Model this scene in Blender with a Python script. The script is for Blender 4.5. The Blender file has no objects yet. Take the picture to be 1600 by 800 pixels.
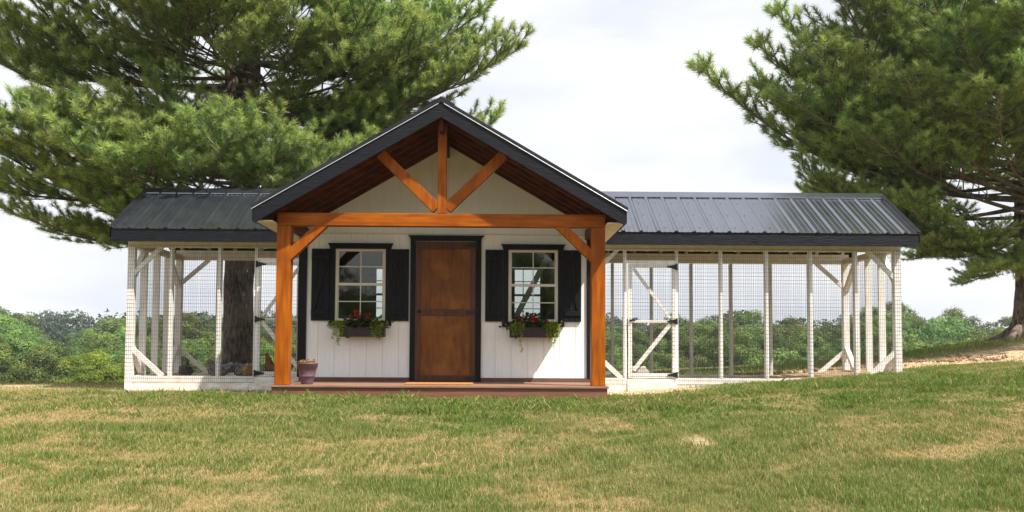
import bpy, math, random
import numpy as np
from mathutils import Vector, Matrix
rng = np.random.default_rng(7); random.seed(7)
S = bpy.context.scene
C = S.collection
R = math.radians

# ---------------------------------------------------------------- camera
cd = bpy.data.cameras.new('camera'); cam = bpy.data.objects.new('camera', cd); C.objects.link(cam)
S.camera = cam
cd.sensor_width = 36.0; cd.lens = 36.0 * 1465 / 1600; cd.shift_y = 68.07 / 1600
cd.clip_start = 0.1; cd.clip_end = 6000
TILT, YAW, ROLL = 0.0555, -0.0162, 0.005
cam.matrix_world = Matrix.Translation((0, 0, 0.5265)) @ Matrix.Rotation(YAW, 4, 'Z') @ Matrix.Rotation(math.pi/2 + TILT, 4, 'X') @ Matrix.Rotation(ROLL, 4, 'Z')

# ---------------------------------------------------------------- sky, sun, exposure
SUN_EL, SUN_AZ = R(53), R(127)            # azimuth clockwise from +Y: front right of the coop
W = bpy.data.worlds.new('World'); S.world = W; W.use_nodes = True
nt = W.node_tree; nd = nt.nodes; lk = nt.links
for n in list(nd): nd.remove(n)
wo = nd.new('ShaderNodeOutputWorld'); bg = nd.new('ShaderNodeBackground'); bg.inputs[1].default_value = 0.1
sky = nd.new('ShaderNodeTexSky'); sky.sky_type = 'NISHITA'; sky.sun_disc = False
sky.sun_elevation = SUN_EL; sky.sun_rotation = SUN_AZ; sky.dust_density = 3.0; sky.air_density = 1.0
tc = nd.new('ShaderNodeTexCoord'); mp = nd.new('ShaderNodeMapping'); mp.inputs['Scale'].default_value = (1.6, 1.6, 4.5)
mp.inputs['Location'].default_value = (0.35, 0.2, 0.6)
no = nd.new('ShaderNodeTexNoise'); no.inputs['Scale'].default_value = 1.7; no.inputs['Detail'].default_value = 7; no.inputs['Roughness'].default_value = 0.52
rp = nd.new('ShaderNodeValToRGB'); rp.color_ramp.elements[0].position = 0.30; rp.color_ramp.elements[1].position = 0.62
rp.color_ramp.elements[0].color = (0.85, 0.85, 0.85, 1); rp.color_ramp.elements[1].color = (1, 1, 1, 1)
n2 = nd.new('ShaderNodeTexNoise'); n2.inputs['Scale'].default_value = 2.3; n2.inputs['Detail'].default_value = 8
cr = nd.new('ShaderNodeValToRGB'); cr.color_ramp.elements[0].color = (4.5, 4.7, 5.15, 1); cr.color_ramp.elements[1].color = (5.7, 5.72, 5.8, 1)
cr.color_ramp.elements[0].position = 0.36; cr.color_ramp.elements[1].position = 0.58
mx = nd.new('ShaderNodeMix'); mx.data_type = 'RGBA'
lk.new(tc.outputs['Generated'], mp.inputs[0]); lk.new(mp.outputs[0], no.inputs['Vector']); lk.new(mp.outputs[0], n2.inputs['Vector'])
lk.new(no.outputs[0], rp.inputs[0]); lk.new(n2.outputs[0], cr.inputs[0])
lk.new(rp.outputs[0], mx.inputs[0]); lk.new(sky.outputs[0], mx.inputs[6]); lk.new(cr.outputs[0], mx.inputs[7])
lk.new(mx.outputs[2], bg.inputs[0]); lk.new(bg.outputs[0], wo.inputs[0])
sd = bpy.data.lights.new('sun', 'SUN'); sd.energy = 4.2; sd.angle = R(0.8); sd.color = (1.0, 0.94, 0.84)
so = bpy.data.objects.new('sun', sd); C.objects.link(so)
sv = Vector((math.sin(SUN_AZ)*math.cos(SUN_EL), math.cos(SUN_AZ)*math.cos(SUN_EL), math.sin(SUN_EL)))
so.rotation_euler = sv.to_track_quat('Z', 'Y').to_euler(); so.location = sv * 40
S.view_settings.view_transform = 'Standard'; S.view_settings.look = 'None'
S.view_settings.exposure = 0.98; S.view_settings.gamma = 1.0; S.view_settings.use_curve_mapping = False
S.render.engine = 'CYCLES'
S.cycles.max_bounces = 8; S.cycles.transparent_max_bounces = 24

# ---------------------------------------------------------------- materials
def new_mat(name):
    m = bpy.data.materials.new(name); m.use_nodes = True
    t = m.node_tree; b = t.nodes['Principled BSDF']
    return m, t, b
def noise_mat(name, c1, c2, scale=(1, 1, 1), freq=5.0, rough=0.6, bump=0.0, detail=6, lo=0.35, hi=0.65, spec=0.4, metallic=0.0,
              obj_var=0.0, bfreq=None, c3=None, f3=1.2, w3=0.5):
    m, t, b = new_mat(name); n = t.nodes; l = t.links
    co = n.new('ShaderNodeNewGeometry'); ma = n.new('ShaderNodeMapping'); ma.inputs['Scale'].default_value = scale
    no = n.new('ShaderNodeTexNoise'); no.inputs['Scale'].default_value = freq; no.inputs['Detail'].default_value = detail
    ra = n.new('ShaderNodeValToRGB'); ra.color_ramp.elements[0].position = lo; ra.color_ramp.elements[1].position = hi
    ra.color_ramp.elements[0].color = (*c1, 1); ra.color_ramp.elements[1].color = (*c2, 1)
    l.new(co.outputs['Position'], ma.inputs[0]); l.new(ma.outputs[0], no.inputs['Vector']); l.new(no.outputs[0], ra.inputs[0])
    col = ra.outputs[0]
    if c3 is not None:
        q = n.new('ShaderNodeTexNoise'); q.inputs['Scale'].default_value = f3; q.inputs['Detail'].default_value = 5
        l.new(co.outputs['Position'], q.inputs['Vector'])
        r2 = n.new('ShaderNodeValToRGB'); r2.color_ramp.elements[0].position = 0.48; r2.color_ramp.elements[1].position = 0.7
        r2.color_ramp.elements[1].color = (w3, w3, w3, 1); l.new(q.outputs[0], r2.inputs[0])
        mm = n.new('ShaderNodeMix'); mm.data_type = 'RGBA'; l.new(r2.outputs[0], mm.inputs[0]); l.new(col, mm.inputs[6]); mm.inputs[7].default_value = (*c3, 1)
        col = mm.outputs[2]
    if obj_var:
        oi = n.new('ShaderNodeObjectInfo'); hs = n.new('ShaderNodeHueSaturation')
        mr = n.new('ShaderNodeMapRange'); mr.inputs[3].default_value = 1 - obj_var; mr.inputs[4].default_value = 1 + obj_var
        l.new(oi.outputs['Random'], mr.inputs[0]); l.new(mr.outputs[0], hs.inputs['Value']); l.new(col, hs.inputs['Color']); col = hs.outputs[0]
    l.new(col, b.inputs['Base Color'])
    b.inputs['Roughness'].default_value = rough; b.inputs['Specular IOR Level'].default_value = spec; b.inputs['Metallic'].default_value = metallic
    if bump:
        bu = n.new('ShaderNodeBump'); bu.inputs['Strength'].default_value = bump; bu.inputs['Distance'].default_value = 0.01
        src = no.outputs[0]
        if bfreq:
            nb = n.new('ShaderNodeTexNoise'); nb.inputs['Scale'].default_value = bfreq; nb.inputs['Detail'].default_value = 4
            l.new(ma.outputs[0], nb.inputs['Vector']); src = nb.outputs[0]
        l.new(src, bu.inputs['Height']); l.new(bu.outputs[0], b.inputs['Normal'])
    return m
def leaf_mat(name, dark, light, transl=0.35, obj_var=0.12, hue_var=0.02, rough=0.55):
    """leaf colour runs with the 'tone' attribute of each leaf"""
    m, t, b = new_mat(name); n = t.nodes; l = t.links
    at = n.new('ShaderNodeAttribute'); at.attribute_name = 'tone'
    ra = n.new('ShaderNodeValToRGB'); ra.color_ramp.elements[0].color = (*dark, 1); ra.color_ramp.elements[1].color = (*light, 1)
    l.new(at.outputs['Fac'], ra.inputs[0])
    oi = n.new('ShaderNodeObjectInfo'); hs = n.new('ShaderNodeHueSaturation')
    mr = n.new('ShaderNodeMapRange'); mr.inputs[3].default_value = 1 - obj_var; mr.inputs[4].default_value = 1 + obj_var
    mh = n.new('ShaderNodeMapRange'); mh.inputs[3].default_value = 0.5 - hue_var; mh.inputs[4].default_value = 0.5 + hue_var
    l.new(oi.outputs['Random'], mr.inputs[0]); l.new(oi.outputs['Random'], mh.inputs[0])
    l.new(mr.outputs[0], hs.inputs['Value']); l.new(mh.outputs[0], hs.inputs['Hue']); l.new(ra.outputs[0], hs.inputs['Color'])
    b.inputs['Roughness'].default_value = rough; b.inputs['Specular IOR Level'].default_value = 0.25
    l.new(hs.outputs[0], b.inputs['Base Color'])
    tr = n.new('ShaderNodeBsdfTranslucent'); l.new(hs.outputs[0], tr.inputs[0])
    ms = n.new('ShaderNodeMixShader'); ms.inputs[0].default_value = transl
    l.new(b.outputs[0], ms.inputs[1]); l.new(tr.outputs[0], ms.inputs[2])
    l.new(ms.outputs[0], n['Material Output'].inputs[0])
    return m
M = {}
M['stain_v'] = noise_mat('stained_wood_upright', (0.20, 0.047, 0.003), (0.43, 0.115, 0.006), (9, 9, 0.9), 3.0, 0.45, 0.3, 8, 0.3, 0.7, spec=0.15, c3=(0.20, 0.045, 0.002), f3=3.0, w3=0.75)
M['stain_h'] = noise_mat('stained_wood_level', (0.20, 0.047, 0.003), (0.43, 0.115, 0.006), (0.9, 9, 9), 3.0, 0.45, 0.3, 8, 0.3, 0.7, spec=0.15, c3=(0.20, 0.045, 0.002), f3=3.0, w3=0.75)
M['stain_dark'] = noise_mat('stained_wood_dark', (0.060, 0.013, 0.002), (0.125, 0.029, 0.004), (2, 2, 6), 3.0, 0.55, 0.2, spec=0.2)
M['door'] = noise_mat('stained_door_wood', (0.105, 0.032, 0.005), (0.25, 0.085, 0.013), (7, 7, 1.6), 2.6, 0.4, 0.12, 8, 0.25, 0.75, spec=0.25, c3=(0.34, 0.135, 0.022), f3=4.0, w3=0.6)
M['door_edge'] = noise_mat('stained_door_frame_wood', (0.06, 0.016, 0.003), (0.115, 0.033, 0.006), (14, 14, 0.9), 2.6, 0.42, 0.15)
M['black'] = noise_mat('black_painted_wood', (0.004, 0.0045, 0.006), (0.009, 0.010, 0.013), (2, 2, 2), 12, 0.5, 0.15, spec=0.18)
M['fascia'] = noise_mat('black_rough_sawn_fascia', (0.004, 0.005, 0.009), (0.017, 0.019, 0.026), (1.6, 12, 18), 5.0, 0.5, 0.6, 8, 0.40, 0.74, spec=0.2)
M['siding'] = noise_mat('white_painted_siding', (0.78, 0.78, 0.77), (0.88, 0.88, 0.875), (16, 16, 1.2), 3.0, 0.6, 0.2, 6, 0.2, 0.6, c3=(0.70, 0.68, 0.63), f3=1.3, w3=0.25)
M['cream'] = noise_mat('cream_painted_board', (0.62, 0.55, 0.42), (0.72, 0.66, 0.54), (2, 2, 2), 6, 0.65, 0.1)
M['frame_white'] = noise_mat('white_washed_framing', (0.72, 0.69, 0.65), (0.87, 0.86, 0.84), (5, 5, 1.2), 3.5, 0.7, 0.2, 6, 0.25, 0.6, c3=(0.66, 0.55, 0.43), f3=2.6, w3=0.35)
M['frame_grey'] = noise_mat('weathered_framing', (0.58, 0.55, 0.50), (0.72, 0.69, 0.64), (5, 5, 1.2), 3.5, 0.8, 0.2)
M['skirt'] = noise_mat('white_skirt_board', (0.60, 0.55, 0.48), (0.82, 0.80, 0.76), (1.5, 1.5, 5), 4, 0.75, 0.3, c3=(0.58, 0.42, 0.28), f3=3.5, w3=0.45)
M['vinyl'] = noise_mat('cream_vinyl_sash', (0.66, 0.63, 0.54), (0.72, 0.69, 0.60), (1, 1, 1), 5, 0.35)
M['metal_roof'] = noise_mat('black_ribbed_steel', (0.016, 0.018, 0.026), (0.028, 0.031, 0.042), (2, 2, 2), 3, 0.20, 0.03, spec=1.0, bfreq=4)
M['metal_roof'].node_tree.nodes['Principled BSDF'].inputs['IOR'].default_value = 2.4
M['metal_roof'].node_tree.nodes['Principled BSDF'].inputs['Specular Tint'].default_value = (0.86, 0.90, 1.0, 1)
M['metal_trim'] = noise_mat('black_steel_trim', (0.012, 0.013, 0.018), (0.02, 0.022, 0.028), (2, 2, 2), 3, 0.35, 0.0, spec=0.3)
M['sky_glint'] = noise_mat('painted_sky_glint', (0.55, 0.56, 0.58), (0.7, 0.7, 0.72), (1, 1, 1), 9, 0.25, metallic=0.6)  # pale colour standing in for sky glinting off the glossy trim edge
M['hardware'] = noise_mat('black_iron_hardware', (0.008, 0.008, 0.009), (0.016, 0.016, 0.018), (1, 1, 1), 20, 0.45)
M['wire'] = noise_mat('dark_vinyl_coated_wire', (0.018, 0.018, 0.02), (0.03, 0.03, 0.033), (1, 1, 1), 20, 0.5)
M['decking'] = noise_mat('brown_composite_decking', (0.20, 0.105, 0.068), (0.29, 0.16, 0.105), (1.2, 14, 14), 3, 0.7, 0.15)
M['deck_fascia'] = noise_mat('brown_composite_fascia', (0.15, 0.062, 0.034), (0.21, 0.09, 0.05), (1.2, 8, 14), 3, 0.65, 0.2, c3=(0.25, 0.12, 0.07), f3=2, w3=0.4)
M['baseboard'] = noise_mat('dark_brown_base', (0.10, 0.05, 0.035), (0.14, 0.072, 0.05), (1, 1, 1), 5, 0.7)
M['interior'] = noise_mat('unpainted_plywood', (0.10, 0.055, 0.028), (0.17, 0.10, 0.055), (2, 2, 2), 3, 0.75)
M['pot'] = noise_mat('purple_brown_plastic', (0.115, 0.070, 0.092), (0.165, 0.105, 0.130), (1, 1, 3), 6, 0.4)
M['soil'] = noise_mat('potting_soil', (0.03, 0.02, 0.012), (0.06, 0.04, 0.025), (1, 1, 1), 40, 0.9)
M['mat'] = noise_mat('coir_doormat', (0.36, 0.15, 0.035), (0.50, 0.23, 0.06), (1, 1, 1), 60, 0.95, 0.5)
M['box'] = noise_mat('dark_plum_window_box', (0.022, 0.013, 0.016), (0.038, 0.024, 0.028), (1, 1, 1), 8, 0.5)
M['plastic'] = noise_mat('off_white_plastic', (0.58, 0.50, 0.44), (0.68, 0.62, 0.56), (1, 1, 1), 4, 0.5)
M['bark'] = noise_mat('pine_bark', (0.030, 0.021, 0.016), (0.20, 0.155, 0.12), (9, 9, 2.6), 3.2, 0.95, 1.0, 10, 0.40, 0.62, c3=(0.26, 0.20, 0.15), f3=2.4, w3=0.55)
M['twig'] = noise_mat('pine_branch_bark', (0.07, 0.058, 0.048), (0.16, 0.13, 0.105), (3, 3, 3), 5, 0.95, 0.4)
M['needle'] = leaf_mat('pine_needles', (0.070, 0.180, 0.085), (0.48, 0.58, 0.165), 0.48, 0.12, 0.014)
M['leaf'] = leaf_mat('broadleaf_foliage', (0.035, 0.080, 0.022), (0.22, 0.29, 0.060), 0.22, 0.34, 0.030)
M['leaf_bright'] = leaf_mat('bright_foliage', (0.13, 0.19, 0.02), (0.28, 0.34, 0.04), 0.35, 0.0, 0.0)
M['leaf_olive'] = leaf_mat('olive_foliage', (0.13, 0.12, 0.045), (0.23, 0.21, 0.075), 0.3, 0.0, 0.0)
M['leaf_far'] = leaf_mat('far_foliage', (0.030, 0.058, 0.034), (0.085, 0.125, 0.060), 0.25, 0.1, 0.01)
M['grass'] = leaf_mat('grass_blades', (0.125, 0.210, 0.032), (0.52, 0.385, 0.19), 0.35, 0.0, 0.0, 0.5)
M['lime'] = leaf_mat('lime_creeper_leaves', (0.22, 0.32, 0.03), (0.46, 0.52, 0.05), 0.4, 0.05, 0.0)
M['dark_leaf'] = leaf_mat('dark_begonia_leaves', (0.025, 0.05, 0.018), (0.07, 0.12, 0.035), 0.2, 0.05, 0.0, 0.35)
M['pale_leaf'] = leaf_mat('pale_succulent_leaves', (0.30, 0.26, 0.07), (0.55, 0.42, 0.15), 0.3)
M['red'] = noise_mat('red_petals', (0.42, 0.008, 0.012), (0.62, 0.02, 0.025), (1, 1, 1), 30, 0.5)
M['pink'] = noise_mat('pink_petals', (0.65, 0.10, 0.13), (0.8, 0.2, 0.2), (1, 1, 1), 30, 0.5)
M['hen_brown'] = noise_mat('brown_hen_feathers', (0.12, 0.045, 0.015), (0.28, 0.12, 0.04), (1, 1, 2), 30, 0.8, 0.5)
M['hen_gold'] = noise_mat('golden_hen_feathers', (0.30, 0.15, 0.05), (0.52, 0.32, 0.13), (1, 1, 2), 26, 0.8, 0.5)
M['hen_grey'] = noise_mat('speckled_hen_feathers', (0.05, 0.05, 0.055), (0.36, 0.35, 0.34), (1, 1, 1), 70, 0.8, 0.5, lo=0.45, hi=0.6)
M['hen_black'] = noise_mat('dark_hen_feathers', (0.015, 0.012, 0.012), (0.06, 0.045, 0.04), (1, 1, 1), 40, 0.7, 0.5)
M['comb'] = noise_mat('red_comb', (0.35, 0.02, 0.015), (0.5, 0.04, 0.03), (1, 1, 1), 20, 0.6)
M['beak'] = noise_mat('horn_beak', (0.4, 0.25, 0.1), (0.5, 0.32, 0.14), (1, 1, 1), 20, 0.5)
def glass_mat():
    m, t, b = new_mat('window_glass'); n = t.nodes; l = t.links
    gl = n.new('ShaderNodeBsdfGlossy'); gl.inputs['Roughness'].default_value = 0.02; gl.inputs['Color'].default_value = (1, 1, 1, 1)
    tr = n.new('ShaderNodeBsdfTransparent'); tr.inputs[0].default_value = (0.86, 0.88, 0.87, 1)
    fr = n.new('ShaderNodeFresnel'); fr.inputs[0].default_value = 1.5
    ms = n.new('ShaderNodeMixShader'); l.new(fr.outputs[0], ms.inputs[0]); l.new(tr.outputs[0], ms.inputs[1]); l.new(gl.outputs[0], ms.inputs[2])
    l.new(ms.outputs[0], n['Material Output'].inputs[0]); return m
M['glass'] = glass_mat()

# ---------------------------------------------------------------- helpers
def root_of(o):
    while o.parent: o = o.parent
    return o
def tag(o, label=None, cat=None, group=None, kind=None):
    if label: o['label'] = label
    if cat: o['category'] = cat
    if group: o['group'] = group
    if kind: o['kind'] = kind
    return o
def thing(name, label, cat, loc=(0, 0, 0), group=None):
    o = bpy.data.objects.new(name, None); C.objects.link(o); o.location = loc; o.empty_display_size = 0.2
    return tag(o, label, cat, group)
class MB:
    """collects solids in world coordinates and links them as ONE mesh"""
    def __init__(s): s.v = []; s.f = []
    def add(s, v, f):
        b = len(s.v); s.v += [tuple(q) for q in v]; s.f += [tuple(i + b for i in q) for q in f]; return s
    def box(s, x0, x1, y0, y1, z0, z1):
        return s.add([(x0, y0, z0), (x1, y0, z0), (x1, y1, z0), (x0, y1, z0), (x0, y0, z1), (x1, y0, z1), (x1, y1, z1), (x0, y1, z1)],
                     [(0, 3, 2, 1), (4, 5, 6, 7), (0, 1, 5, 4), (1, 2, 6, 5), (2, 3, 7, 6), (3, 0, 4, 7)])
    def prism(s, pts, y0, y1):
        """polygon in XZ (counter-clockwise seen from -Y) pulled from y0 to y1"""
        n = len(pts)
        v = [(x, y0, z) for x, z in pts] + [(x, y1, z) for x, z in pts]
        f = [tuple(range(n)), tuple(reversed(range(n, 2*n)))] + [(i, i + n, (i + 1) % n + n, (i + 1) % n) for i in range(n)]
        return s.add(v, f)
    def beam(s, p0, p1, w, t, side=(0, 1, 0)):
        """board from p0 to p1; t thick along `side`, w wide across it"""
        a = Vector(p0); b = Vector(p1); d = (b - a).normalized(); k = Vector(side); k = (k - d*k.dot(d)).normalized(); u = d.cross(k)
        v = []
        for p in (a, b):
            for su, sk in ((-1, -1), (1, -1), (1, 1), (-1, 1)): v.append(p + u*(w/2*su) + k*(t/2*sk))
        return s.add(v, [(0, 1, 2, 3), (7, 6, 5, 4), (0, 4, 5, 1), (1, 5, 6, 2), (2, 6, 7, 3), (3, 7, 4, 0)])
    def tube(s, pts, rad, n=6, cap=True):
        pts = [Vector(p) for p in pts]; rings = []
        if not hasattr(rad, '__len__'): rad = [rad]*len(pts)
        ref = Vector((0.3, 0.2, 1)).normalized()
        v = []; f = []
        for i, p in enumerate(pts):
            d = (pts[min(i+1, len(pts)-1)] - pts[max(i-1, 0)]).normalized()
            a = d.cross(ref)
            if a.length < 0.05: a = d.cross(Vector((1, 0, 0)))
            a.normalize(); b = d.cross(a)
            for k in range(n):
                t = 2*math.pi*k/n; v.append(p + (a*math.cos(t) + b*math.sin(t))*rad[i])
        for i in range(len(pts)-1):
            for k in range(n): f.append((i*n+k, i*n+(k+1) % n, (i+1)*n+(k+1) % n, (i+1)*n+k))
        if cap: f.append(tuple(reversed(range(n)))); f.append(tuple(range((len(pts)-1)*n, len(pts)*n)))
        return s.add(v, f)
    def lathe(s, c, prof, n=28):
        v = []; f = []
        for r, z in prof:
            for k in range(n): t = 2*math.pi*k/n; v.append((c[0]+r*math.cos(t), c[1]+r*math.sin(t), c[2]+z))
        for i in range(len(prof)-1):
            for k in range(n): f.append((i*n+k, i*n+(k+1) % n, (i+1)*n+(k+1) % n, (i+1)*n+k))
        f.append(tuple(reversed(range(n)))); f.append(tuple(range((len(prof)-1)*n, len(prof)*n)))
        return s.add(v, f)
    def build(s, name, mat, parent=None, smooth=False, bevel=0.0, kind=None, label=None):
        off = Vector((0, 0, 0))
        if parent is not None: off = root_of(parent).location
        me = bpy.data.meshes.new(name); me.from_pydata([(a-off[0], b-off[1], c-off[2]) for a, b, c in s.v], [], s.f)
        me.materials.append(M[mat] if isinstance(mat, str) else mat)
        if smooth: me.polygons.foreach_set('use_smooth', [True]*len(me.polygons))
        o = bpy.data.objects.new(name, me); C.objects.link(o)
        if parent is not None: o.parent = parent
        if bevel:
            m = o.modifiers.new('bevel', 'BEVEL'); m.width = bevel; m.segments = 2; m.limit_method = 'ANGLE'
        if kind: o['kind'] = kind
        if label: o['label'] = label
        return o
def np_mesh(name, V, F, mat, tone=None, smooth=False):
    """V (n,3), F (m,k) arrays -> mesh; tone is one value per vertex"""
    me = bpy.data.meshes.new(name); V = np.asarray(V, dtype=np.float32); F = np.asarray(F, dtype=np.int32); k = F.shape[1]
    me.vertices.add(len(V)); me.vertices.foreach_set('co', V.ravel())
    me.loops.add(F.size); me.loops.foreach_set('vertex_index', F.ravel())
    me.polygons.add(len(F)); me.polygons.foreach_set('loop_start', np.arange(0, F.size, k, dtype=np.int32))
    try: me.polygons.foreach_set('loop_total', np.full(len(F), k, dtype=np.int32))
    except Exception: pass
    if tone is not None:
        a = me.attributes.new('tone', 'FLOAT', 'POINT'); a.data.foreach_set('value', np.asarray(tone, dtype=np.float32))
    if smooth: me.polygons.foreach_set('use_smooth', np.ones(len(F), dtype=bool))
    me.update(calc_edges=True); me.materials.append(M[mat]); return me
def link(name, me, parent=None, loc=(0, 0, 0)):
    o = bpy.data.objects.new(name, me); C.objects.link(o); o.location = loc
    if parent is not None: o.parent = parent
    return o
def sstep(a, b, x):
    t = np.clip((x-a)/(b-a), 0, 1); return t*t*(3-2*t)
# smooth value noise for terrain, lawn patches
_T = rng.random((256, 256))
def vnoise(x, y, f=1.0, seed=0):
    x = np.asarray(x, dtype=float)*f + seed*17.3 + 500; y = np.asarray(y, dtype=float)*f + seed*9.1 + 500
    xi = np.floor(x).astype(int); yi = np.floor(y).astype(int); u = x-xi; v = y-yi; u = u*u*(3-2*u); v = v*v*(3-2*v)
    g = lambda i, j: _T[i % 256, j % 256]
    return (g(xi, yi)*(1-u)+g(xi+1, yi)*u)*(1-v) + (g(xi, yi+1)*(1-u)+g(xi+1, yi+1)*u)*v
def fbm(x, y, f=1.0, seed=0, o=4):
    s = 0; a = 0.5
    for i in range(o): s = s + a*vnoise(x, y, f*2**i, seed+i); a *= 0.5
    return s/(1-0.5**o)

# ---------------------------------------------------------------- the ground
HX, HW, D2, D1, D0 = -0.621, 1.83, 11.70, 10.41, 10.137
RX0, RX1 = -4.82, 5.34
def ground(x, y):
    x = np.asarray(x, dtype=float); y = np.asarray(y, dtype=float)
    xr = np.log1p(np.exp((np.minimum(x, 40)-1.3)/0.5))*0.5          # rises to the right
    z = 0.068*xr*(1-0.55*sstep(20, 40, y))
    z = z - 0.092*np.maximum(0, 10.0-np.maximum(y, -18))*sstep(11.5, 8.5, y) 
    z = z - 0.018*np.maximum(0, y-14)*sstep(60, 14, y)
    w = sstep(3.5, -2.5, x)
    z = z - w*0.23*np.maximum(0, np.minimum(y, 46)-14.8)
    z = z - (1-w)*0.42*np.maximum(0, np.minimum(y, 50)-31)
    z = z + 0.30*np.exp(-(((x-10.3)/2.2)**2 + ((y-18)/2.6)**2))     # root swell of the right pine
    z = z - 0.03*np.exp(-(((x-1.9)/0.7)**2 + ((y-11.6)/0.8)**2))
    z = z + sstep(95, 330, y)*(5.0 + 5*fbm(x, y, 0.006, 3)) + sstep(330, 480, y)*6
    z = z + (fbm(x, y, 0.35, 5)-0.5)*0.09*sstep(12, 6, y)*1.0 + (fbm(x, y, 2.2, 8, 3)-0.5)*0.035*sstep(60, 20, y)
    z = z + (fbm(x, y, 0.05, 6)-0.5)*3.0*sstep(45, 80, y)
    return z
def dryness(x, y):
    """0 green .. 1 straw"""
    a = fbm(x, np.asarray(y)*1.6, 0.42, 11, 4); b = fbm(x, y, 2.1, 21, 3)
    c = fbm(x, np.asarray(y)*1.5, 5.0, 61, 2)
    d = sstep(0.36, 0.64, 0.50*a+0.26*b+0.24*c + 0.05*sstep(1, -5, x)*sstep(7, 11, y) - 0.05*sstep(0.5, 4, x)*sstep(6.5, 10, y))
    d = np.maximum(d, 0.75*sstep(11.2, 12.3, y)*sstep(-1, -3, x))
    return d
def bare(x, y):
    """bare straw-coloured earth"""
    x = np.asarray(x, dtype=float); y = np.asarray(y, dtype=float); n = (fbm(x, y, 1.3, 31, 3)-0.5)
    b = np.exp(-(((x-1.75)/0.85)**2 + ((y-11.75)/0.75)**2))*2.2
    b = np.maximum(b, sstep(11.55, 12.0, y+n)*sstep(-3.0, -3.4, x)*0.75*sstep(14.8, 14, y))
    b = np.maximum(b, 1.3*((x > RX0) & (x < RX1) & (y > 12.2) & (y < 14.3)))
    b = np.maximum(b, 1.15*sstep(13.0, 13.7, y+n*1.2-0.12*(x-6))*sstep(17.0, 15.6, y+n-0.12*(x-6))*sstep(3.0, 5.0, x)*sstep(16, 13, x))
    b = np.maximum(b, 0.8*np.exp(-(((x+4.5)/1.6)**2 + ((y-11.9)/0.25)**2)))
    b = np.maximum(b, 0.6*sstep(0.83, 0.90, fbm(x, y, 1.3, 41, 3)))
    b = np.maximum(b, 1.2*np.exp(-(((x-1.62)/0.13)**2 + ((y-7.45)/0.22)**2)))
    return np.clip(b+n*0.8*(b > 0.12), 0, 1)
def axis(parts):
    a = [np.linspace(p, q, n, endpoint=False) for p, q, n in parts]; return np.concatenate(a+[[parts[-1][1]]])
gx = axis([(-420, -60, 14), (-60, -12, 24), (-12, 14, 240), (14, 60, 24), (60, 420, 14)])
gy = axis([(-140, -6, 40), (-6, 3, 20), (3, 19, 190), (19, 60, 60), (60, 480, 40)])
GX, GY = np.meshgrid(gx, gy); GZ = ground(GX, GY)
nx, ny = len(gx), len(gy); idx = np.arange(nx*ny).reshape(ny, nx)
F = np.stack([idx[:-1, :-1], idx[:-1, 1:], idx[1:, 1:], idx[1:, :-1]], -1).reshape(-1, 4)
m, t, b = new_mat('lawn_earth'); n = t.nodes; l = t.links; M['ground'] = m
ad = n.new('ShaderNodeAttribute'); ad.attribute_name = 'tone'; ab = n.new('ShaderNodeAttribute'); ab.attribute_name = 'bare'
co = n.new('ShaderNodeNewGeometry'); no = n.new('ShaderNodeTexNoise'); no.inputs['Scale'].default_value = 14; no.inputs['Detail'].default_value = 8
l.new(co.outputs['Position'], no.inputs['Vector'])
r1 = n.new('ShaderNodeValToRGB'); r1.color_ramp.elements[0].color = (0.085, 0.12, 0.032, 1); r1.color_ramp.elements[1].color = (0.30, 0.215, 0.11, 1)
l.new(ad.outputs['Fac'], r1.inputs[0])
r2 = n.new('ShaderNodeValToRGB'); r2.color_ramp.elements[0].color = (0.40, 0.26, 0.145, 1); r2.color_ramp.elements[1].color = (0.68, 0.53, 0.34, 1)
r2.color_ramp.elements[0].position = 0.35; r2.color_ramp.elements[1].position = 0.65
l.new(no.outputs[0], r2.inputs[0])
mx = n.new('ShaderNodeMix'); mx.data_type = 'RGBA'; l.new(ab.outputs['Fac'], mx.inputs[0]); l.new(r1.outputs[0], mx.inputs[6]); l.new(r2.outputs[0], mx.inputs[7])
m3 = n.new('ShaderNodeMix'); m3.data_type = 'RGBA'; m3.blend_type = 'MULTIPLY'; m3.inputs[0].default_value = 0.5
r3 = n.new('ShaderNodeValToRGB'); r3.color_ramp.elements[0].color = (0.45, 0.45, 0.45, 1); r3.color_ramp.elements[0].position = 0.3; r3.color_ramp.elements[1].position = 0.7
l.new(no.outputs[0], r3.inputs[0]); l.new(mx.outputs[2], m3.inputs[6]); l.new(r3.outputs[0], m3.inputs[7]); l.new(m3.outputs[2], b.inputs['Base Color'])
bu = n.new('ShaderNodeBump'); bu.inputs['Strength'].default_value = 0.7; bu.inputs['Distance'].default_value = 0.03; l.new(no.outputs[0], bu.inputs['Height']); l.new(bu.outputs[0], b.inputs['Normal'])
b.inputs['Roughness'].default_value = 0.95; b.inputs['Specular IOR Level'].default_value = 0.1
# the straw of a far meadow is not dry lawn: beyond the hilltop it is green pasture
dv = dryness(GX, GY)*sstep(34, 22, GY) + 0.12 + 0.22*sstep(17, 22, GY)*sstep(45, 32, GY)
me = np_mesh('ground', np.stack([GX, GY, GZ], -1).reshape(-1, 3), F, 'ground', np.clip(dv, 0, 1).ravel(), True)
a = me.attributes.new('bare', 'FLOAT', 'POINT'); a.data.foreach_set('value', bare(GX, GY).astype(np.float32).ravel())
g = link('ground', me); tag(g, 'sloping lawn and earth around the coop, running down into the valley', kind='structure')

# ---------------------------------------------------------------- the coop
SL = 7/12.0; APZ = 3.246
DK = 0.148                                                      # deck top
def roofz(x): return APZ - SL*abs(x-HX)
house = thing('chicken_coop_house', 'white gabled coop house with black roof, orange timber porch and brown plank door', 'building', (HX, D2, 0.0))
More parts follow.
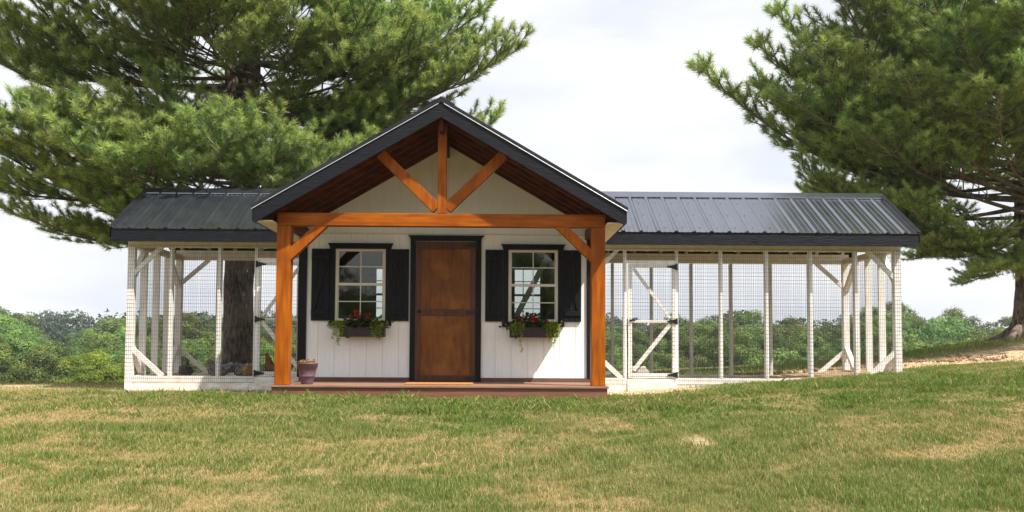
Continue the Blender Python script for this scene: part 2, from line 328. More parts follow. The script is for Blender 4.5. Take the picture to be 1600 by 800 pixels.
# deck
dk = thing('porch_deck', 'low brown composite porch deck in front of the coop door', 'deck', (HX, D1, 0.0))
y = D1-0.05
k = 0
while y < D2-0.03:
    y2 = min(y+0.137, D2-0.022)
    MB().box(HX-HW-0.035, HX+HW+0.035, y, y2, DK-0.025, DK + (0.0012 if k % 2 else 0)).build('deck_board', 'decking', dk, bevel=0.004)
    y += 0.143; k += 1
MB().box(HX-HW-0.02, HX+HW+0.02, D1-0.03, D1-0.005, -0.05, DK-0.027).build('deck_fascia', 'deck_fascia', dk, bevel=0.003)
for sx in (-1, 1): MB().box(*sorted((HX+sx*(HW+0.02), HX+sx*(HW-0.005))), D1-0.003, D2+0.0, -0.05, DK-0.027).build('deck_fascia', 'deck_fascia', dk)
# siding boards with openings
GROOVE0 = -2.221-0.2*1; PITCH = 0.2003
openings = [(-2.014, -1.389, 0.899, 1.799), (0.143, 0.764, 0.899, 1.800), (-1.021, -0.259, 0.10, 1.900)]
def board_pieces(x0, x1, z0, ztop, ops):
    """solid parts of a board between openings; ztop is a function of x"""
    cuts = sorted(set([x0, x1] + [c for o in ops for c in (o[0], o[1]) if x0 < c < x1] + ([HX] if x0 < HX < x1 else [])))
    out = []
    for a, b2 in zip(cuts[:-1], cuts[1:]):
        mid = (a+b2)/2; segs = [(z0, None)]
        for o in ops:
            if o[0] <= mid <= o[1]:
                segs = [(z0, o[2]), (o[3], None)] if o[2] > z0 else [(o[3], None)]
        for s0, s1 in segs: out.append((a, b2, s0, s1))
    return out
JZ = 1.992
xs = [HX-HW+0.01]; g0 = GROOVE0
while g0 < HX+HW-0.03:
    if g0 > HX-HW+0.05: xs.append(g0)
    g0 += PITCH
xs.append(HX+HW-0.01)
for a, b2 in zip(xs[:-1], xs[1:]):
    bd = MB()
    for (p, q, s0, s1) in board_pieces(a+0.002, b2-0.002, 0.2, None, openings):
        if q-p > 0.004: MB().box(p, q, D2+0.006, D2+0.016, s0, JZ-0.002 if s1 is None else s1).build('siding_board', 'siding', house)
    p, q = a+0.002, b2-0.002
    ub = MB().prism([(p, JZ+0.002), (q, JZ+0.002), (q, roofz(q)-0.03)] + ([(HX, roofz(HX)-0.03)] if p < HX < q else []) + [(p, roofz(p)-0.03)], D2+0.006, D2+0.016)
    ub.build('siding_board', 'siding', house)
# backing sheet behind the grooves (with the same openings)
bk = MB(); ops = openings; xb = sorted([HX-HW+0.004, HX+HW-0.004, HX] + [c for o in ops for c in (o[0], o[1])])
for a, b2 in zip(xb[:-1], xb[1:]):
    mid = (a+b2)/2; o = [q for q in ops if q[0] < mid < q[1]]
    if o:
        if o[0][2] > 0.2: bk.box(a, b2, D2+0.0165, D2+0.05, 0.2, o[0][2])
        s0 = o[0][3]
    else: s0 = 0.15
    bk.prism([(a, s0), (b2, s0), (b2, roofz(b2)-0.032), (a, roofz(a)-0.032)], D2+0.0165, D2+0.05)
bk.build('wall', 'siding', house)
MB().box(HX-HW+0.0, openings[2][0]-0.062, D2-0.012, D2+0.012, 0.145, 0.199).build('base_board', 'baseboard', house)
MB().box(openings[2][1]+0.066, HX+HW-0.0, D2-0.012, D2+0.012, 0.145, 0.199).build('base_board', 'baseboard', house)
MB().box(HX-HW+0.08, HX+HW-0.08, D2-0.005, D2-0.0, JZ-0.008, JZ+0.004).build('siding_flashing', 'cream', house)
for sx in (-1, 1):
    a = HX+sx*HW
    x0, x1 = sorted((a, a-sx*0.085))
    MB().box(x0, x1, D2-0.02, D2-0.0015, 0.2, roofz(a)-0.035-0.02).build('corner_trim', 'black', house, bevel=0.003)
    x0, x1 = sorted((a+sx*0.018, a+sx*0.001))
    MB().box(x0, x1, D2-0.02, D2+0.07, 0.2, roofz(a)-0.06).build('corner_trim', 'black', house)
    x0, x1 = sorted((a, a-sx*0.06))
    MB().box(x0, x1, D2+0.052, 14.70, 0.0, roofz(a)-0.07).build('side_wall', 'siding', house)
# floor and back wall with two windows
MB().box(HX-HW+0.062, HX+HW-0.062, D2+0.052, 14.69, 0.08, 0.13).build('floor', 'interior', house)
MB().box(HX-HW+0.002, HX+HW-0.002, D2+0.02, 14.69, -0.1, 0.078).build('skid_foundation', 'frame_grey', house)
bw = [(-2.03, -1.42, 0.98, 1.835), (0.105, 0.715, 0.98, 1.835)]
bk = MB(); xb = sorted([HX-HW+0.062, HX+HW-0.062, HX] + [c for o in bw for c in (o[0], o[1])])
for a, b2 in zip(xb[:-1], xb[1:]):
    mid = (a+b2)/2; o = [q for q in bw if q[0] < mid < q[1]]
    if o: bk.box(a, b2, 14.62, 14.68, 0.131, o[0][2]); s0 = o[0][3]
    else: s0 = 0.131
    bk.prism([(a, s0), (b2, s0), (b2, roofz(b2)-0.14), (a, roofz(a)-0.14)], 14.62, 14.68)
bk.build('back_wall', 'interior', house)
def sash_window(x0, x1, z0, z1, y, parent, rows, mat='vinyl', t=0.03, front=-1):
    """double-hung window; rows are muntin heights; y is the wall face"""
    w = MB(); ya, yb = y-0.012, y+0.05
    w.box(x0, x0+t, ya, yb, z0, z1); w.box(x1-t, x1, ya, yb, z0, z1); w.box(x0+t, x1-t, ya, yb, z0, z0+t); w.box(x0+t, x1-t, ya, yb, z1-t, z1)
    win = w.build('window', mat, parent, bevel=0.002)
    mid = rows[1]; yo = y+0.004
    MB().box(x0+t, x1-t, y-0.006, y+0.03, mid-0.016, mid+0.016).build('meeting_rail', mat, win, bevel=0.002)
    for s0, s1, yy in ((mid+0.016, z1-t, yo), (z0+t, mid-0.016, yo+0.012)):
        for xx0, xx1 in ((x0+t, x0+t+0.012), (x1-t-0.012, x1-t)): MB().box(xx0, xx1, yy, yy+0.016, s0, s1).build('sash_stile', mat, win)
    for r in (rows[0], rows[2]):
        MB().box(x0+t+0.012, x1-t-0.012, yo+0.002, yo+0.014, r-0.006, r+0.006).build('muntin', mat, win)
    xm = (x0+x1)/2
    for s0, s1 in ((mid+0.016, rows[0]-0.006), (rows[0]+0.006, z1-t), (z0+t, rows[2]-0.006), (rows[2]+0.006, mid-0.016)):
        MB().box(xm-0.006, xm+0.006, yo+0.003, yo+0.013, s0, s1).build('muntin', mat, win)
        for p, q in ((x0+t+0.012, xm-0.006), (xm+0.006, x1-t-0.012)):
            MB().box(p, q, yo+0.006, yo+0.010, s0, s1).build('pane', 'glass', win)
    return win
def window_set(x0, x1, z0, z1, rows, sh):
    sash_window(x0, x1, z0, z1, D2, house, rows)
    c = 0.066; yf = D2-0.026
    MB().box(x0-c, x0-0.001, yf, D2-0.002, z0-0.001, z1+0.0).build('window_casing', 'black', house, bevel=0.002)
    MB().box(x1+0.001, x1+c, yf, D2-0.002, z0-0.001, z1+0.0).build('window_casing', 'black', house, bevel=0.002)
    MB().box(x0-c-0.012, x1+c+0.012, yf-0.014, D2-0.002, z0-0.062, z0-0.002).build('window_sill', 'black', house, bevel=0.003)
    MB().prism([(x0-c, z1+0.002), (x1+c, z1+0.002), (x1+c+0.012, z1+0.045), (x1+c+0.03, z1+0.068), (x0-c-0.03, z1+0.068), (x0-c-0.012, z1+0.045)], yf-0.03, D2-0.002).build('window_cornice', 'black', house, bevel=0.002)
    # shutters: planks, two rails and a diagonal
    for (a, b2, flip) in sh:
        f = MB().box(a, b2, D2-0.014, D2-0.003, z0+0.004, z1-0.004).build('shutter', 'black', house)
        nb = 3; wv = (b2-a)/nb
        for i in range(nb):
            MB().box(a+i*wv+0.0025, a+(i+1)*wv-0.0025, D2-0.026, D2-0.0145, z0+0.001, z1-0.001).build('plank', 'black', f, bevel=0.003)
        for zc in (z0+0.105, z1-0.105):
            MB().box(a+0.004, b2-0.004, D2-0.044, D2-0.0265, zc-0.03, zc+0.03).build('rail', 'black', f, bevel=0.003)
        p0, p1 = ((a+0.03, z0+0.14), (b2-0.03, z1-0.14)) if flip else ((b2-0.03, z0+0.14), (a+0.03, z1-0.14))
        MB().beam((p0[0], D2-0.0345, p0[1]), (p1[0], D2-0.0345, p1[1]), 0.042, 0.0155).build('diagonal_brace', 'black', f, bevel=0.003)
window_set(-2.014, -1.389, 0.899, 1.799, (1.577, 1.357, 1.142), [(-2.31, -2.084, True), (-1.32, -1.099, False)])
window_set(0.143, 0.764, 0.899, 1.800, (1.577, 1.357, 1.139), [(-0.146, 0.074, True), (0.833, 1.055, False)])
for (x0, x1, z0, z1) in bw:
    sash_window(x0, x1, z0, z1, 14.60, house, (z1-0.215, (z0+z1)/2, z0+0.215), t=0.028, mat='frame_grey')
# inside: partition framing with a diagonal, wire on it
MB().beam((0.235, 12.30, 0.95), (0.70, 12.30, 1.84), 0.075, 0.038).build('partition_brace', 'frame_grey', house)
MB().box(0.14, 0.235, 12.28, 12.32, 0.131, 2.25).build('partition_post', 'interior', house)
MB().box(-0.55, -0.46, 12.28, 12.32, 0.131, 2.6).build('partition_post', 'interior', house)
MB().box(0.66, 1.148, 12.325, 12.345, 0.131, 2.1).build('partition_panel', 'interior', house)
MB().box(-2.39, -1.62, 12.6, 12.62, 0.131, 2.1).build('partition_panel', 'interior', house)
MB().box(-2.39, 1.148, 12.2, 14.6, 2.085, 2.10).build('ceiling_panel', 'interior', house)
# door
dx0, dx1, dz0, dz1 = -1.021, -0.259, 0.152, 1.900
MB().box(dx0-0.06, dx0-0.001, D2-0.028, D2+0.02, 0.149, dz1+0.002).build('door_casing', 'black', house, bevel=0.002)
MB().box(dx1+0.001, dx1+0.064, D2-0.028, D2+0.02, 0.149, dz1+0.002).build('door_casing', 'black', house, bevel=0.002)
MB().prism([(dx0-0.06, dz1+0.004), (dx1+0.064, dz1+0.004), (dx1+0.07, dz1+0.045), (dx1+0.10, dz1+0.07), (dx0-0.095, dz1+0.07), (dx0-0.065, dz1+0.045)], D2-0.055, D2-0.002).build('door_cornice', 'black', house, bevel=0.002)
door = MB().box(dx0+0.004, dx1-0.004, D2+0.004, D2+0.03, dz0, dz1-0.004).build('door', 'door_edge', house)
st = 0.072
px = np.linspace(dx0+0.006, dx1-0.006, 5)
for a, b2 in zip(px[:-1], px[1:]):
    MB().box(a+0.0006, b2-0.0006, D2-0.002, D2+0.0035, dz0+0.002, dz1-0.006).build('plank', 'door', door, bevel=0.0006)
for a, b2 in ((dx0+0.006, dx0+st), (dx1-st, dx1-0.006)):
    MB().box(a, b2, D2-0.018, D2-0.0025, dz0+0.002, dz1-0.006).build('stile', 'door_edge', door, bevel=0.002)
for zc, h in ((dz0+0.04, 0.075), (1.008, 0.078), (dz1-0.055, 0.085)):
    MB().box(dx0+st+0.001, dx1-st-0.001, D2-0.0165, D2-0.0025, zc-h/2, zc+h/2).build('rail', 'door_edge', door, bevel=0.002)
MB().lathe((0, 0, 0), [(0.016, 0), (0.016, 0.006), (0.008, 0.01), (0.008, 0.03), (0.018, 0.036), (0.02, 0.048), (0.012, 0.058), (0.002, 0.06)], 16)
kb = MB(); kb.lathe((0, 0, 0), [(0.018, 0), (0.018, 0.006), (0.008, 0.01), (0.008, 0.03), (0.02, 0.036), (0.022, 0.048), (0.013, 0.058), (0.002, 0.06)], 16)
kb.v = [(-0.965+a, D2-0.018-c, 1.02+b3) for a, b3, c in kb.v]
kb.f = [tuple(reversed(q)) for q in kb.f]
kb.build('knob', 'hardware', door, True)
def strap_hinge(x, z, y, dirx, parent, ln=0.115, name='hinge'):
    h = MB()
    pts = [(x, z-0.032), (x, z+0.032), (x+dirx*ln, z+0.008), (x+dirx*ln, z-0.008)]
    if dirx > 0: pts = list(reversed(pts))
    h.prism(pts, y-0.006, y)
    h.box(*sorted((x-dirx*0.001, x-dirx*0.022)), y-0.005, y, z-0.042, z+0.042)
    h.tube([(x-dirx*0.004, y-0.008, z-0.042), (x-dirx*0.004, y-0.008, z+0.042)], 0.007, 8)
    return h.build(name, 'hardware', parent, label=None)
for zc in (dz1-0.055, 1.008, dz0+0.045): strap_hinge(dx1-0.008, zc, D2-0.0285, -1, door, 0.125)
MB().box(dx0-0.02, dx1+0.02, D2-0.05, D2-0.03, DK+0.001, DK+0.0).v
# porch timber frame
PW = 0.155
BZ0, BZ1 = 1.918, 2.062
for sx in (-1, 1):
    a = HX+sx*HW; x0, x1 = sorted((a, a-sx*PW))
    MB().box(x0, x1, D1, D1+PW, DK+0.0015, BZ0-0.001).build('porch_post', 'stain_v', house, bevel=0.006)
    # post top runs up past the beam to the rafters
    xm = a-sx*PW
    MB().prism([(x0, BZ1+0.001), (x1, BZ1+0.001), (x1, roofz(x1)-0.145), (x0, roofz(x0)-0.145)] if roofz(a)-0.145 > BZ1+0.004 else
               [(x0, BZ1+0.001), (x1, BZ1+0.001), (x1, BZ1+0.004), (x0, BZ1+0.004)], D1+0.01, D1+PW-0.01)
    # side beam from post to wall
    x0, x1 = sorted((a-sx*0.02, a-sx*0.11))
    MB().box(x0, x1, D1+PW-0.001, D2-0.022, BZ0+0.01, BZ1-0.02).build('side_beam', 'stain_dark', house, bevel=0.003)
MB().box(HX-HW, HX+HW, D1-0.002, D1+0.12, BZ0, BZ1).build('tie_beam', 'stain_h', house, bevel=0.006)
ky = D1+0.045
MB().prism([(HX-0.05, BZ1+0.001), (HX+0.05, BZ1+0.001), (HX+0.05, roofz(HX+0.05)-0.15), (HX, roofz(HX)-0.15), (HX-0.05, roofz(HX+0.05)-0.15)], D1-0.001, D1+0.09).build('king_post', 'stain_v', house, bevel=0.004)
MB().box(HX-0.055, HX+0.055, D1-0.03, D1+0.1, 2.96, 3.05)
for sx in (-1, 1):
    # truss web brace
    MB().beam((HX+sx*0.690, ky+0.002, 2.735), (HX+sx*0.055, ky+0.002, 2.12), 0.118, 0.086).build('truss_brace', 'stain_v', house, bevel=0.004)
    MB().beam((HX+sx*1.29, ky+0.004, 1.972), (HX+sx*(HW-0.11), ky+0.004, 1.560), 0.108, 0.088).build('knee_brace', 'stain_v', house, bevel=0.004)
# rafters (pairs), ridge board
ry = [D0+0.022, 10.45, 10.75, 11.05, 11.35, 11.66]
def rafter(parent, y0, y1, sx, top, dep, mat, xin=0.0, xout=HW+0.17, name='rafter'):
    pts = [(HX+sx*xin, roofz(HX+xin)-top-dep), (HX+sx*xout, roofz(HX+xout)-top-dep), (HX+sx*xout, roofz(HX+xout)-top), (HX+sx*xin, roofz(HX+xin)-top)]
    if sx < 0: pts = list(reversed(pts))
    return MB().prism(pts, y0, y1).build(name, mat, parent, bevel=0.002)
for y in ry:
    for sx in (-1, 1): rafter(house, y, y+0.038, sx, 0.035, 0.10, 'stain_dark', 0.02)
y = 11.95
while y < 14.7:
    for sx in (-1, 1): rafter(house, y, y+0.038, sx, 0.035, 0.10, 'interior', 0.02, HW-0.07)
    y += 0.45
MB().box(HX-0.019, HX+0.019, D0+0.07, D2-0.002, 2.955, roofz(HX+0.02)-0.034).build('ridge_board', 'stain_dark', house)
# roof deck (stained underside over the porch)
YB = 14.92
for sx in (-1, 1):
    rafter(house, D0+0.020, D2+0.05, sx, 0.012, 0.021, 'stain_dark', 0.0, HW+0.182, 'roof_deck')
    rafter(house, D2+0.052, YB, sx, 0.012, 0.021, 'interior', 0.0, HW+0.182, 'roof_deck')
    rafter(house, D0-0.005, D0+0.019, sx, 0.0, 0.165, 'fascia', 0.0, HW+0.184, 'gable_fascia')
    rafter(house, YB+0.001, YB+0.025, sx, 0.0, 0.165, 'fascia', 0.0, HW+0.184, 'gable_fascia')
    xe = HX+sx*(HW+0.184)
    x0, x1 = sorted((xe, xe+sx*0.02))
    MB().box(x0, x1, D0-0.004, YB+0.02, roofz(xe)-0.14, roofz(xe)-0.006).build('eave_fascia', 'black', house)
    x0, x1 = sorted((HX+sx*(HW+0.001), xe-sx*0.001))
    MB().box(x0, x1, D0+0.062, YB, roofz(xe)-0.139, roofz(xe)-0.125).build('soffit', 'cream', house)
    # folded steel trim over the gable edge and a pale strip painting the sky's reflection on it
    rafter(house, D0-0.016, D0+0.10, sx, -0.052, 0.050, 'metal_trim', 0.0, HW+0.215, 'gable_trim')
    rafter(house, D0-0.020, D0-0.0165, sx, -0.006, 0.009, 'sky_glint', 0.03, HW+0.213, 'trim_glint')
    for q in np.arange(0.25, HW+0.2, 0.42):
        zz = roofz(HX+q)+0.034
        MB().tube([(HX+sx*q, D0-0.017, zz), (HX+sx*q, D0-0.026, zz)], 0.007, 6).build('screw', 'metal_trim', house)
# ribbed steel sheets ------------------------------------------------------
def rib_profile(x0, x1, pitch=0.2286):
    pts = [(x0, 0.0)]; x = x0+0.03
    while x < x1-0.02:
        pts += [(x-0.033, 0), (x-0.011, 0.022), (x+0.011, 0.022), (x+0.033, 0)]
        for q in (1/3, 2/3):
            c = x+pitch*q
            if c+0.012 < x1: pts += [(c-0.011, 0), (c-0.006, 0.0045), (c+0.006, 0.0045), (c+0.011, 0)]
        x += pitch
    pts.append((x1, 0.0)); return [p for i, p in enumerate(pts) if i == 0 or p[0] > pts[i-1][0]]
RZ, RY = 2.768, 13.17
def run_sheet(parent, xa, xb, sy, valley):
    """one 0.914 m steel sheet on the run roof; sy -1 front slope, +1 back"""
    pr = rib_profile(xa, xb); v = []; f = []; nrm = Vector((0, sy*SL, 1)).normalized(); n = len(pr)
    for lay in (0.0, -0.004):
        for x, h in pr:
            zl = RZ-SL*1.185
            if valley:
                zl = max(zl, roofz(x)+0.004) if abs(x-HX) < 2.03 else zl
            run = (RZ-zl)/SL
            for t in (0.0, max(run, 0.001)):
                p = Vector((x, RY+sy*t, RZ-SL*t))+nrm*(h+lay); v.append(p)
    o = 2*n
    for i in range(n-1):
        a = 2*i
        if sy < 0: f += [(a+1, a+3, a+2, a), (o+a, o+a+2, o+a+3, o+a+1), (a+1, o+a+1, o+a+3, a+3)]
        else: f += [(a, a+2, a+3, a+1), (o+a+1, o+a+3, o+a+2, o+a), (a+3, o+a+3, o+a+1, a+1)]
    return MB().add(v, f).build('roof_sheet', 'metal_roof', parent)
def hut_sheet(ya, yb, sx):
    pr = rib_profile(ya, yb); v = []; f = []; nrm = Vector((sx*SL, 0, 1)).normalized(); n = len(pr); L = HW+0.205
    for lay in (0.0, -0.004):
        for y, h in pr:
            for t in (0.0, L): v.append(Vector((HX+sx*t, y, APZ+0.004-SL*t))+nrm*(h+lay))
    o = 2*n
    for i in range(n-1):
        a = 2*i
        q = [(a, a+2, a+3, a+1), (o+a+1, o+a+3, o+a+2, o+a)]
        if sx > 0: q = [tuple(reversed(z)) for z in q]
        f += q
    return MB().add(v, f).build('roof_sheet', 'metal_roof', house)
y = D0+0.10
while y < YB:
    for sx in (-1, 1): hut_sheet(y, min(y+0.914, YB+0.01), sx)
    y += 0.914
for sx in (-1, 1): rafter(house, D0-0.018, YB+0.02, sx, -0.066, 0.012, 'metal_trim', 0.0, 0.15, 'ridge_cap')

# ---------------------------------------------------------------- the two runs
def wire_panel(parent, axis_, c, a0, a1, z0, z1, px=0.0254, pz=0.0508, r=0.0014, name='wire_mesh'):
    """welded wire: verticals every 25 mm, horizontals every 51 mm, each a real three-sided rod"""
    V = []; Fc = []
    tri = [(math.cos(t), math.sin(t)) for t in (0.5, 0.5+2.094, 0.5+4.189)]
    def rod(p, q, u, w):
        b = len(V)
        for e in (p, q):
            for cx, cy in tri: V.append(tuple(e[i]+u[i]*cx*r+w[i]*cy*r for i in range(3)))
        for k in range(3): Fc.append((b+k, b+(k+1) % 3, b+3+(k+1) % 3, b+3+k))
    ax = (1, 0, 0) if axis_ == 'x' else (0, 1, 0); nn = (0, 1, 0) if axis_ == 'x' else (1, 0, 0)
    P = (lambda a, z, o: (a, c+o, z)) if axis_ == 'x' else (lambda a, z, o: (c+o, a, z))
    for a in np.arange(math.ceil(a0/px)*px, a1, px): rod(P(a, z0, 0), P(a, z1, 0), ax, nn)
    for z in np.arange(math.ceil((z0-0.112)/pz-1e-6)*pz+0.112, z1+1e-4, pz): rod(P(a0, z, 0.0025), P(a1, z, 0.0025), (0, 0, 1), nn)
    mb = MB(); mb.add(V, Fc); off = root_of(parent)
    return mb.build(name, 'wire', parent, kind='stuff')
FY0, FY1, BY0, BY1 = 12.27, 12.36, 14.10, 14.19
TP = 1.90
def make_gate(run, x0, x1, hinge_left):
    z0, z1 = 0.192, 1.690; s = 0.048; ya, yb = FY0-0.018, FY0+0.020
    f = MB(); f.box(x0, x0+s, ya, yb, z0, z1); f.box(x1-s, x1, ya, yb, z0, z1); f.box(x0+s, x1-s, ya, yb, z1-s, z1); f.box(x0+s, x1-s, ya, yb, z0, z0+0.06)
    gt = f.build('gate', 'frame_white', run, bevel=0.002)
    MB().box(x0+s, x1-s, ya+0.004, yb-0.002, 0.915, 0.948).build('mid_rail', 'frame_white', gt)
    xv, xo = ((x0+s, x1-s) if hinge_left else (x1-s, x0+s)); d = 1 if hinge_left else -1
    MB().beam((xo-d*0.02, FY0+0.002, z1-s-0.01), (xv+d*0.025, FY0+0.002, 0.975), 0.04, 0.034).build('gate_brace', 'frame_white', gt)
    MB().beam((xo-d*0.02, FY0+0.002, z0+0.10), (xv+d*0.025, FY0+0.002, 0.895), 0.05, 0.034).build('gate_brace', 'frame_white', gt)
    wire_panel(gt, 'x', FY0-0.022, x0+0.006, x1-0.006, z0+0.004, z1-0.004)
    xh = x0 if hinge_left else x1; dh = 1 if hinge_left else -1
    for zc in (z1-0.04, 0.932, z0+0.04): strap_hinge(xh, zc, FY0-0.024, dh, gt, 0.115)
    xl = x1 if hinge_left else x0; dl = -1 if hinge_left else 1
    lt = MB(); lt.box(*sorted((xl+dl*0.01, xl+dl*0.09)), FY0-0.036, FY0-0.026, 0.934, 0.956); lt.tube([(xl+dl*0.05, FY0-0.03, 0.945), (xl+dl*0.05, FY0-0.06, 0.945)], 0.008, 8)
    lt.build('latch', 'hardware', gt)
    return gt
def make_run(root, xa, xb, outer, front_studs, back_studs, gate, gate_hinge_left, sides, skirt_z0):
    """outer = -1 run's free end on the left, +1 on the right"""
    w = 0.038
    e = xa if outer < 0 else xb
    # corner posts
    x0, x1 = sorted((e, e-outer*0.09))
    MB().box(x0, x1, FY0, FY1, 0.0, TP-0.032).build('corner_post', 'frame_white', root, bevel=0.003)
    MB().box(x0, x1, BY0, BY1, 0.0, TP+0.0).build('corner_post', 'frame_white', root, bevel=0.003)
    for x in front_studs: MB().box(x, x+w, FY0, FY1, 0.191, TP-0.032).build('stud', 'frame_white', root, bevel=0.002)
    for x in back_studs: MB().box(x, x+w, BY0, BY1, 0.191, TP-0.03).build('stud', 'frame_grey' if x > -4.3 and x < 4.5 else 'frame_white', root, bevel=0.002)
    for y in sides:
        MB().box(x0, x1, y, y+w, 0.191, TP-0.032).build('stud', 'frame_white', root, bevel=0.002)
    g0, g1 = gate
    # front rails, split by the gate
    for p, q in ((xa, g0), (g1, xb)):
        if q-p > 0.05:
            a, b2 = p, q
            if outer < 0 and p == xa: a = x1+0.001
            if outer > 0 and q == xb: b2 = x0-0.001
            MB().box(a, b2, FY0+0.003, FY1-0.003, 0.112, 0.19).build('bottom_rail', 'frame_white', root)
            MB().box(a, b2, FY0+0.006, FY0+0.05, skirt_z0, 0.110).build('skirt_board', 'skirt', root)
    MB().box(g0, g1, FY0-0.012, FY0+0.05, skirt_z0, 0.182).build('gate_sill', 'skirt', root, bevel=0.003)
    MB().box(g0-0.038, g1+0.0, FY0-0.004, FY0+0.034, 1.697, 1.735).build('gate_header', 'frame_white', root, bevel=0.002)
    MB().box(xa, xb, FY0-0.001, FY1-0.002, TP-0.031, TP+0.045).build('top_plate', 'cream', root)
    MB().box(xa, xb, BY0-0.002, BY0+0.04, 1.875, 2.02).build('back_header', 'cream', root)
    MB().box(xa if outer > 0 else x1, xb if outer < 0 else x0, BY0+0.002, BY1-0.002, 0.08, 0.19).build('bottom_rail', 'skirt', root)
    sx0, sx1 = x0+0.002, x1-0.002
    MB().box(sx0, sx1, FY1+0.001, BY0-0.001, 0.05, 0.19).build('bottom_rail', 'skirt', root)
    MB().box(sx0, sx1, FY1-0.001, BY0-0.003, TP-0.03, TP+0.05).build('top_plate', 'cream', root)
    # corner braces: front, back, side; upper and lower
    c = e-outer*0.05; d = -outer
    for y, u, lo in ((FY0+0.03, 0.37, 0.41), (BY0+0.03, 0.42, 0.44)):
        MB().beam((c, y, 1.50), (c+d*(u+0.02), y, 1.885), 0.058, 0.036).build('corner_brace', 'frame_white', root)
        MB().beam((c, y, 0.57), (c+d*(lo+0.02), y, 0.185), 0.062, 0.036).build('corner_brace', 'frame_white', root)
    xm = (x0+x1)/2
    for ya, yb in ((FY1-0.02, FY1+0.40), (BY0+0.02, BY0-0.40)):
        MB().beam((xm, ya, 1.47), (xm, yb, 1.875), 0.06, 0.07, (1, 0, 0)).build('corner_brace', 'frame_white', root)
        MB().beam((xm, ya, 0.60), (xm, yb, 0.19), 0.06, 0.07, (1, 0, 0)).build('corner_brace', 'frame_white', root)
    # wire
    fs = sorted([xa]+[s+w/2 for s in front_studs]+[xb])
    for p, q in zip(fs[:-1], fs[1:]):
        m_ = (p+q)/2
        if g0-0.03 < m_ < g1+0.03: wire_panel(root, 'x', FY0-0.004, p, q, 1.742, TP)
        else: wire_panel(root, 'x', FY0-0.004, p, q, 0.112, TP)
    bs = sorted([xa]+[s+w/2 for s in back_studs]+[xb])
    for p, q in zip(bs[:-1], bs[1:]): wire_panel(root, 'x', BY1+0.003, p, q, 0.112, TP+0.01)
    ye = [FY0]+[s+w/2 for s in sides]+[BY1]
    for p, q in zip(ye[:-1], ye[1:]): wire_panel(root, 'y', e+outer*0.004, p, q, 0.112, TP)
    # roof: fascia, rafters, sheets, ridge cap, rake boards
    ra, rb = (xa-0.135, HX-0.85) if outer < 0 else (HX+0.85, xb+0.14)
    fa, fb = (xa-0.13, HX-HW-0.21) if outer < 0 else (HX+HW+0.21, xb+0.135)
    for sy in (-1, 1):
        ye_ = RY+sy*1.172; y0, y1 = sorted((ye_, ye_-sy*0.024))
        MB().box(fa, fb, y0, y1, 1.912, 2.080).build('eave_fascia', 'fascia', root, bevel=0.002)
        x = xa+0.02 if outer < 0 else xb-0.058
        k = 0
        while (x < HX-HW-0.05) if outer < 0 else (x > HX+HW+0.02):
            MB().add([], []).v
            p = [Vector((x, RY, RZ-0.012)), Vector((x, ye_-sy*0.03, RZ-0.012-SL*(1.142))), Vector((x, ye_-sy*0.03, RZ-0.10-SL*1.142)), Vector((x, RY, RZ-0.10))]
            v = p+[q+Vector((0.038, 0, 0)) for q in p]; f = [(0, 1, 2, 3), (7, 6, 5, 4), (0, 4, 5, 1), (1, 5, 6, 2), (2, 6, 7, 3), (3, 7, 4, 0)]
            MB().add(v, f).build('rafter', 'cream', root)
            x += -outer*0.40
        # rake board
        xr = xa-0.134 if outer < 0 else xb+0.139
        x0r, x1r = sorted((xr, xr-outer*0.02)); yy = ye_
        v = []
        for xx in (x0r, x1r): v += [(xx, RY, RZ-0.006), (xx, yy, RZ-0.006-SL*1.172), (xx, yy, RZ-0.125-SL*1.172), (xx, RY, RZ-0.125)]
        MB().add(v, [(0, 1, 2, 3), (7, 6, 5, 4), (0, 4, 5, 1), (1, 5, 6, 2), (2, 6, 7, 3), (3, 7, 4, 0)]).build('rake_board', 'fascia', root)
        # rake flashing on top
        x0r, x1r = sorted((xr+outer*0.012, xr-outer*0.06)); v = []
        for xx in (x0r, x1r): v += [(xx, RY, RZ+0.028), (xx, RY+sy*1.187, RZ+0.028-SL*1.187), (xx, RY+sy*1.187, RZ+0.018-SL*1.187), (xx, RY, RZ+0.018)]
        MB().add(v, [(0, 1, 2, 3), (7, 6, 5, 4), (0, 4, 5, 1), (1, 5, 6, 2), (2, 6, 7, 3), (3, 7, 4, 0)]).build('rake_flashing', 'metal_trim', root)
        x = ra if outer < 0 else rb
        while (x < rb-0.01) if outer < 0 else (x > ra+0.01):
            nxt = x-outer*0.9144
            nxt = min(nxt, rb) if outer < 0 else max(nxt, ra)
            run_sheet(root, *sorted((x, nxt)), sy, True); x = nxt
    sc_ = MB()
    xs_ = np.arange(ra+0.13, rb, 0.2286)
    for x in xs_:
        for t in (0.30, 0.68, 1.06):
            z = RZ-SL*t
            if abs(x-HX) < 2.03 and z < roofz(x)+0.03: continue
            sc_.box(x-0.004, x+0.004, RY-t-0.006, RY-t+0.002, z+0.001, z+0.009)
    sc_.build('roof_screw', 'metal_trim', root, kind='stuff')
    # ridge cap: two folded wings
    v = []
    for xx in (ra, rb): v += [(xx, RY-0.13, RZ+0.022-SL*0.13), (xx, RY, RZ+0.036), (xx, RY+0.13, RZ+0.022-SL*0.13), (xx, RY+0.13, RZ+0.012-SL*0.13), (xx, RY, RZ+0.024), (xx, RY-0.13, RZ+0.012-SL*0.13)]
    MB().add(v, [(0, 1, 7, 6), (1, 2, 8, 7), (2, 3, 9, 8), (3, 4, 10, 9), (4, 5, 11, 10), (5, 0, 6, 11), (5, 4, 3, 2, 1, 0), (6, 7, 8, 9, 10, 11)]).build('ridge_cap', 'metal_roof', root)
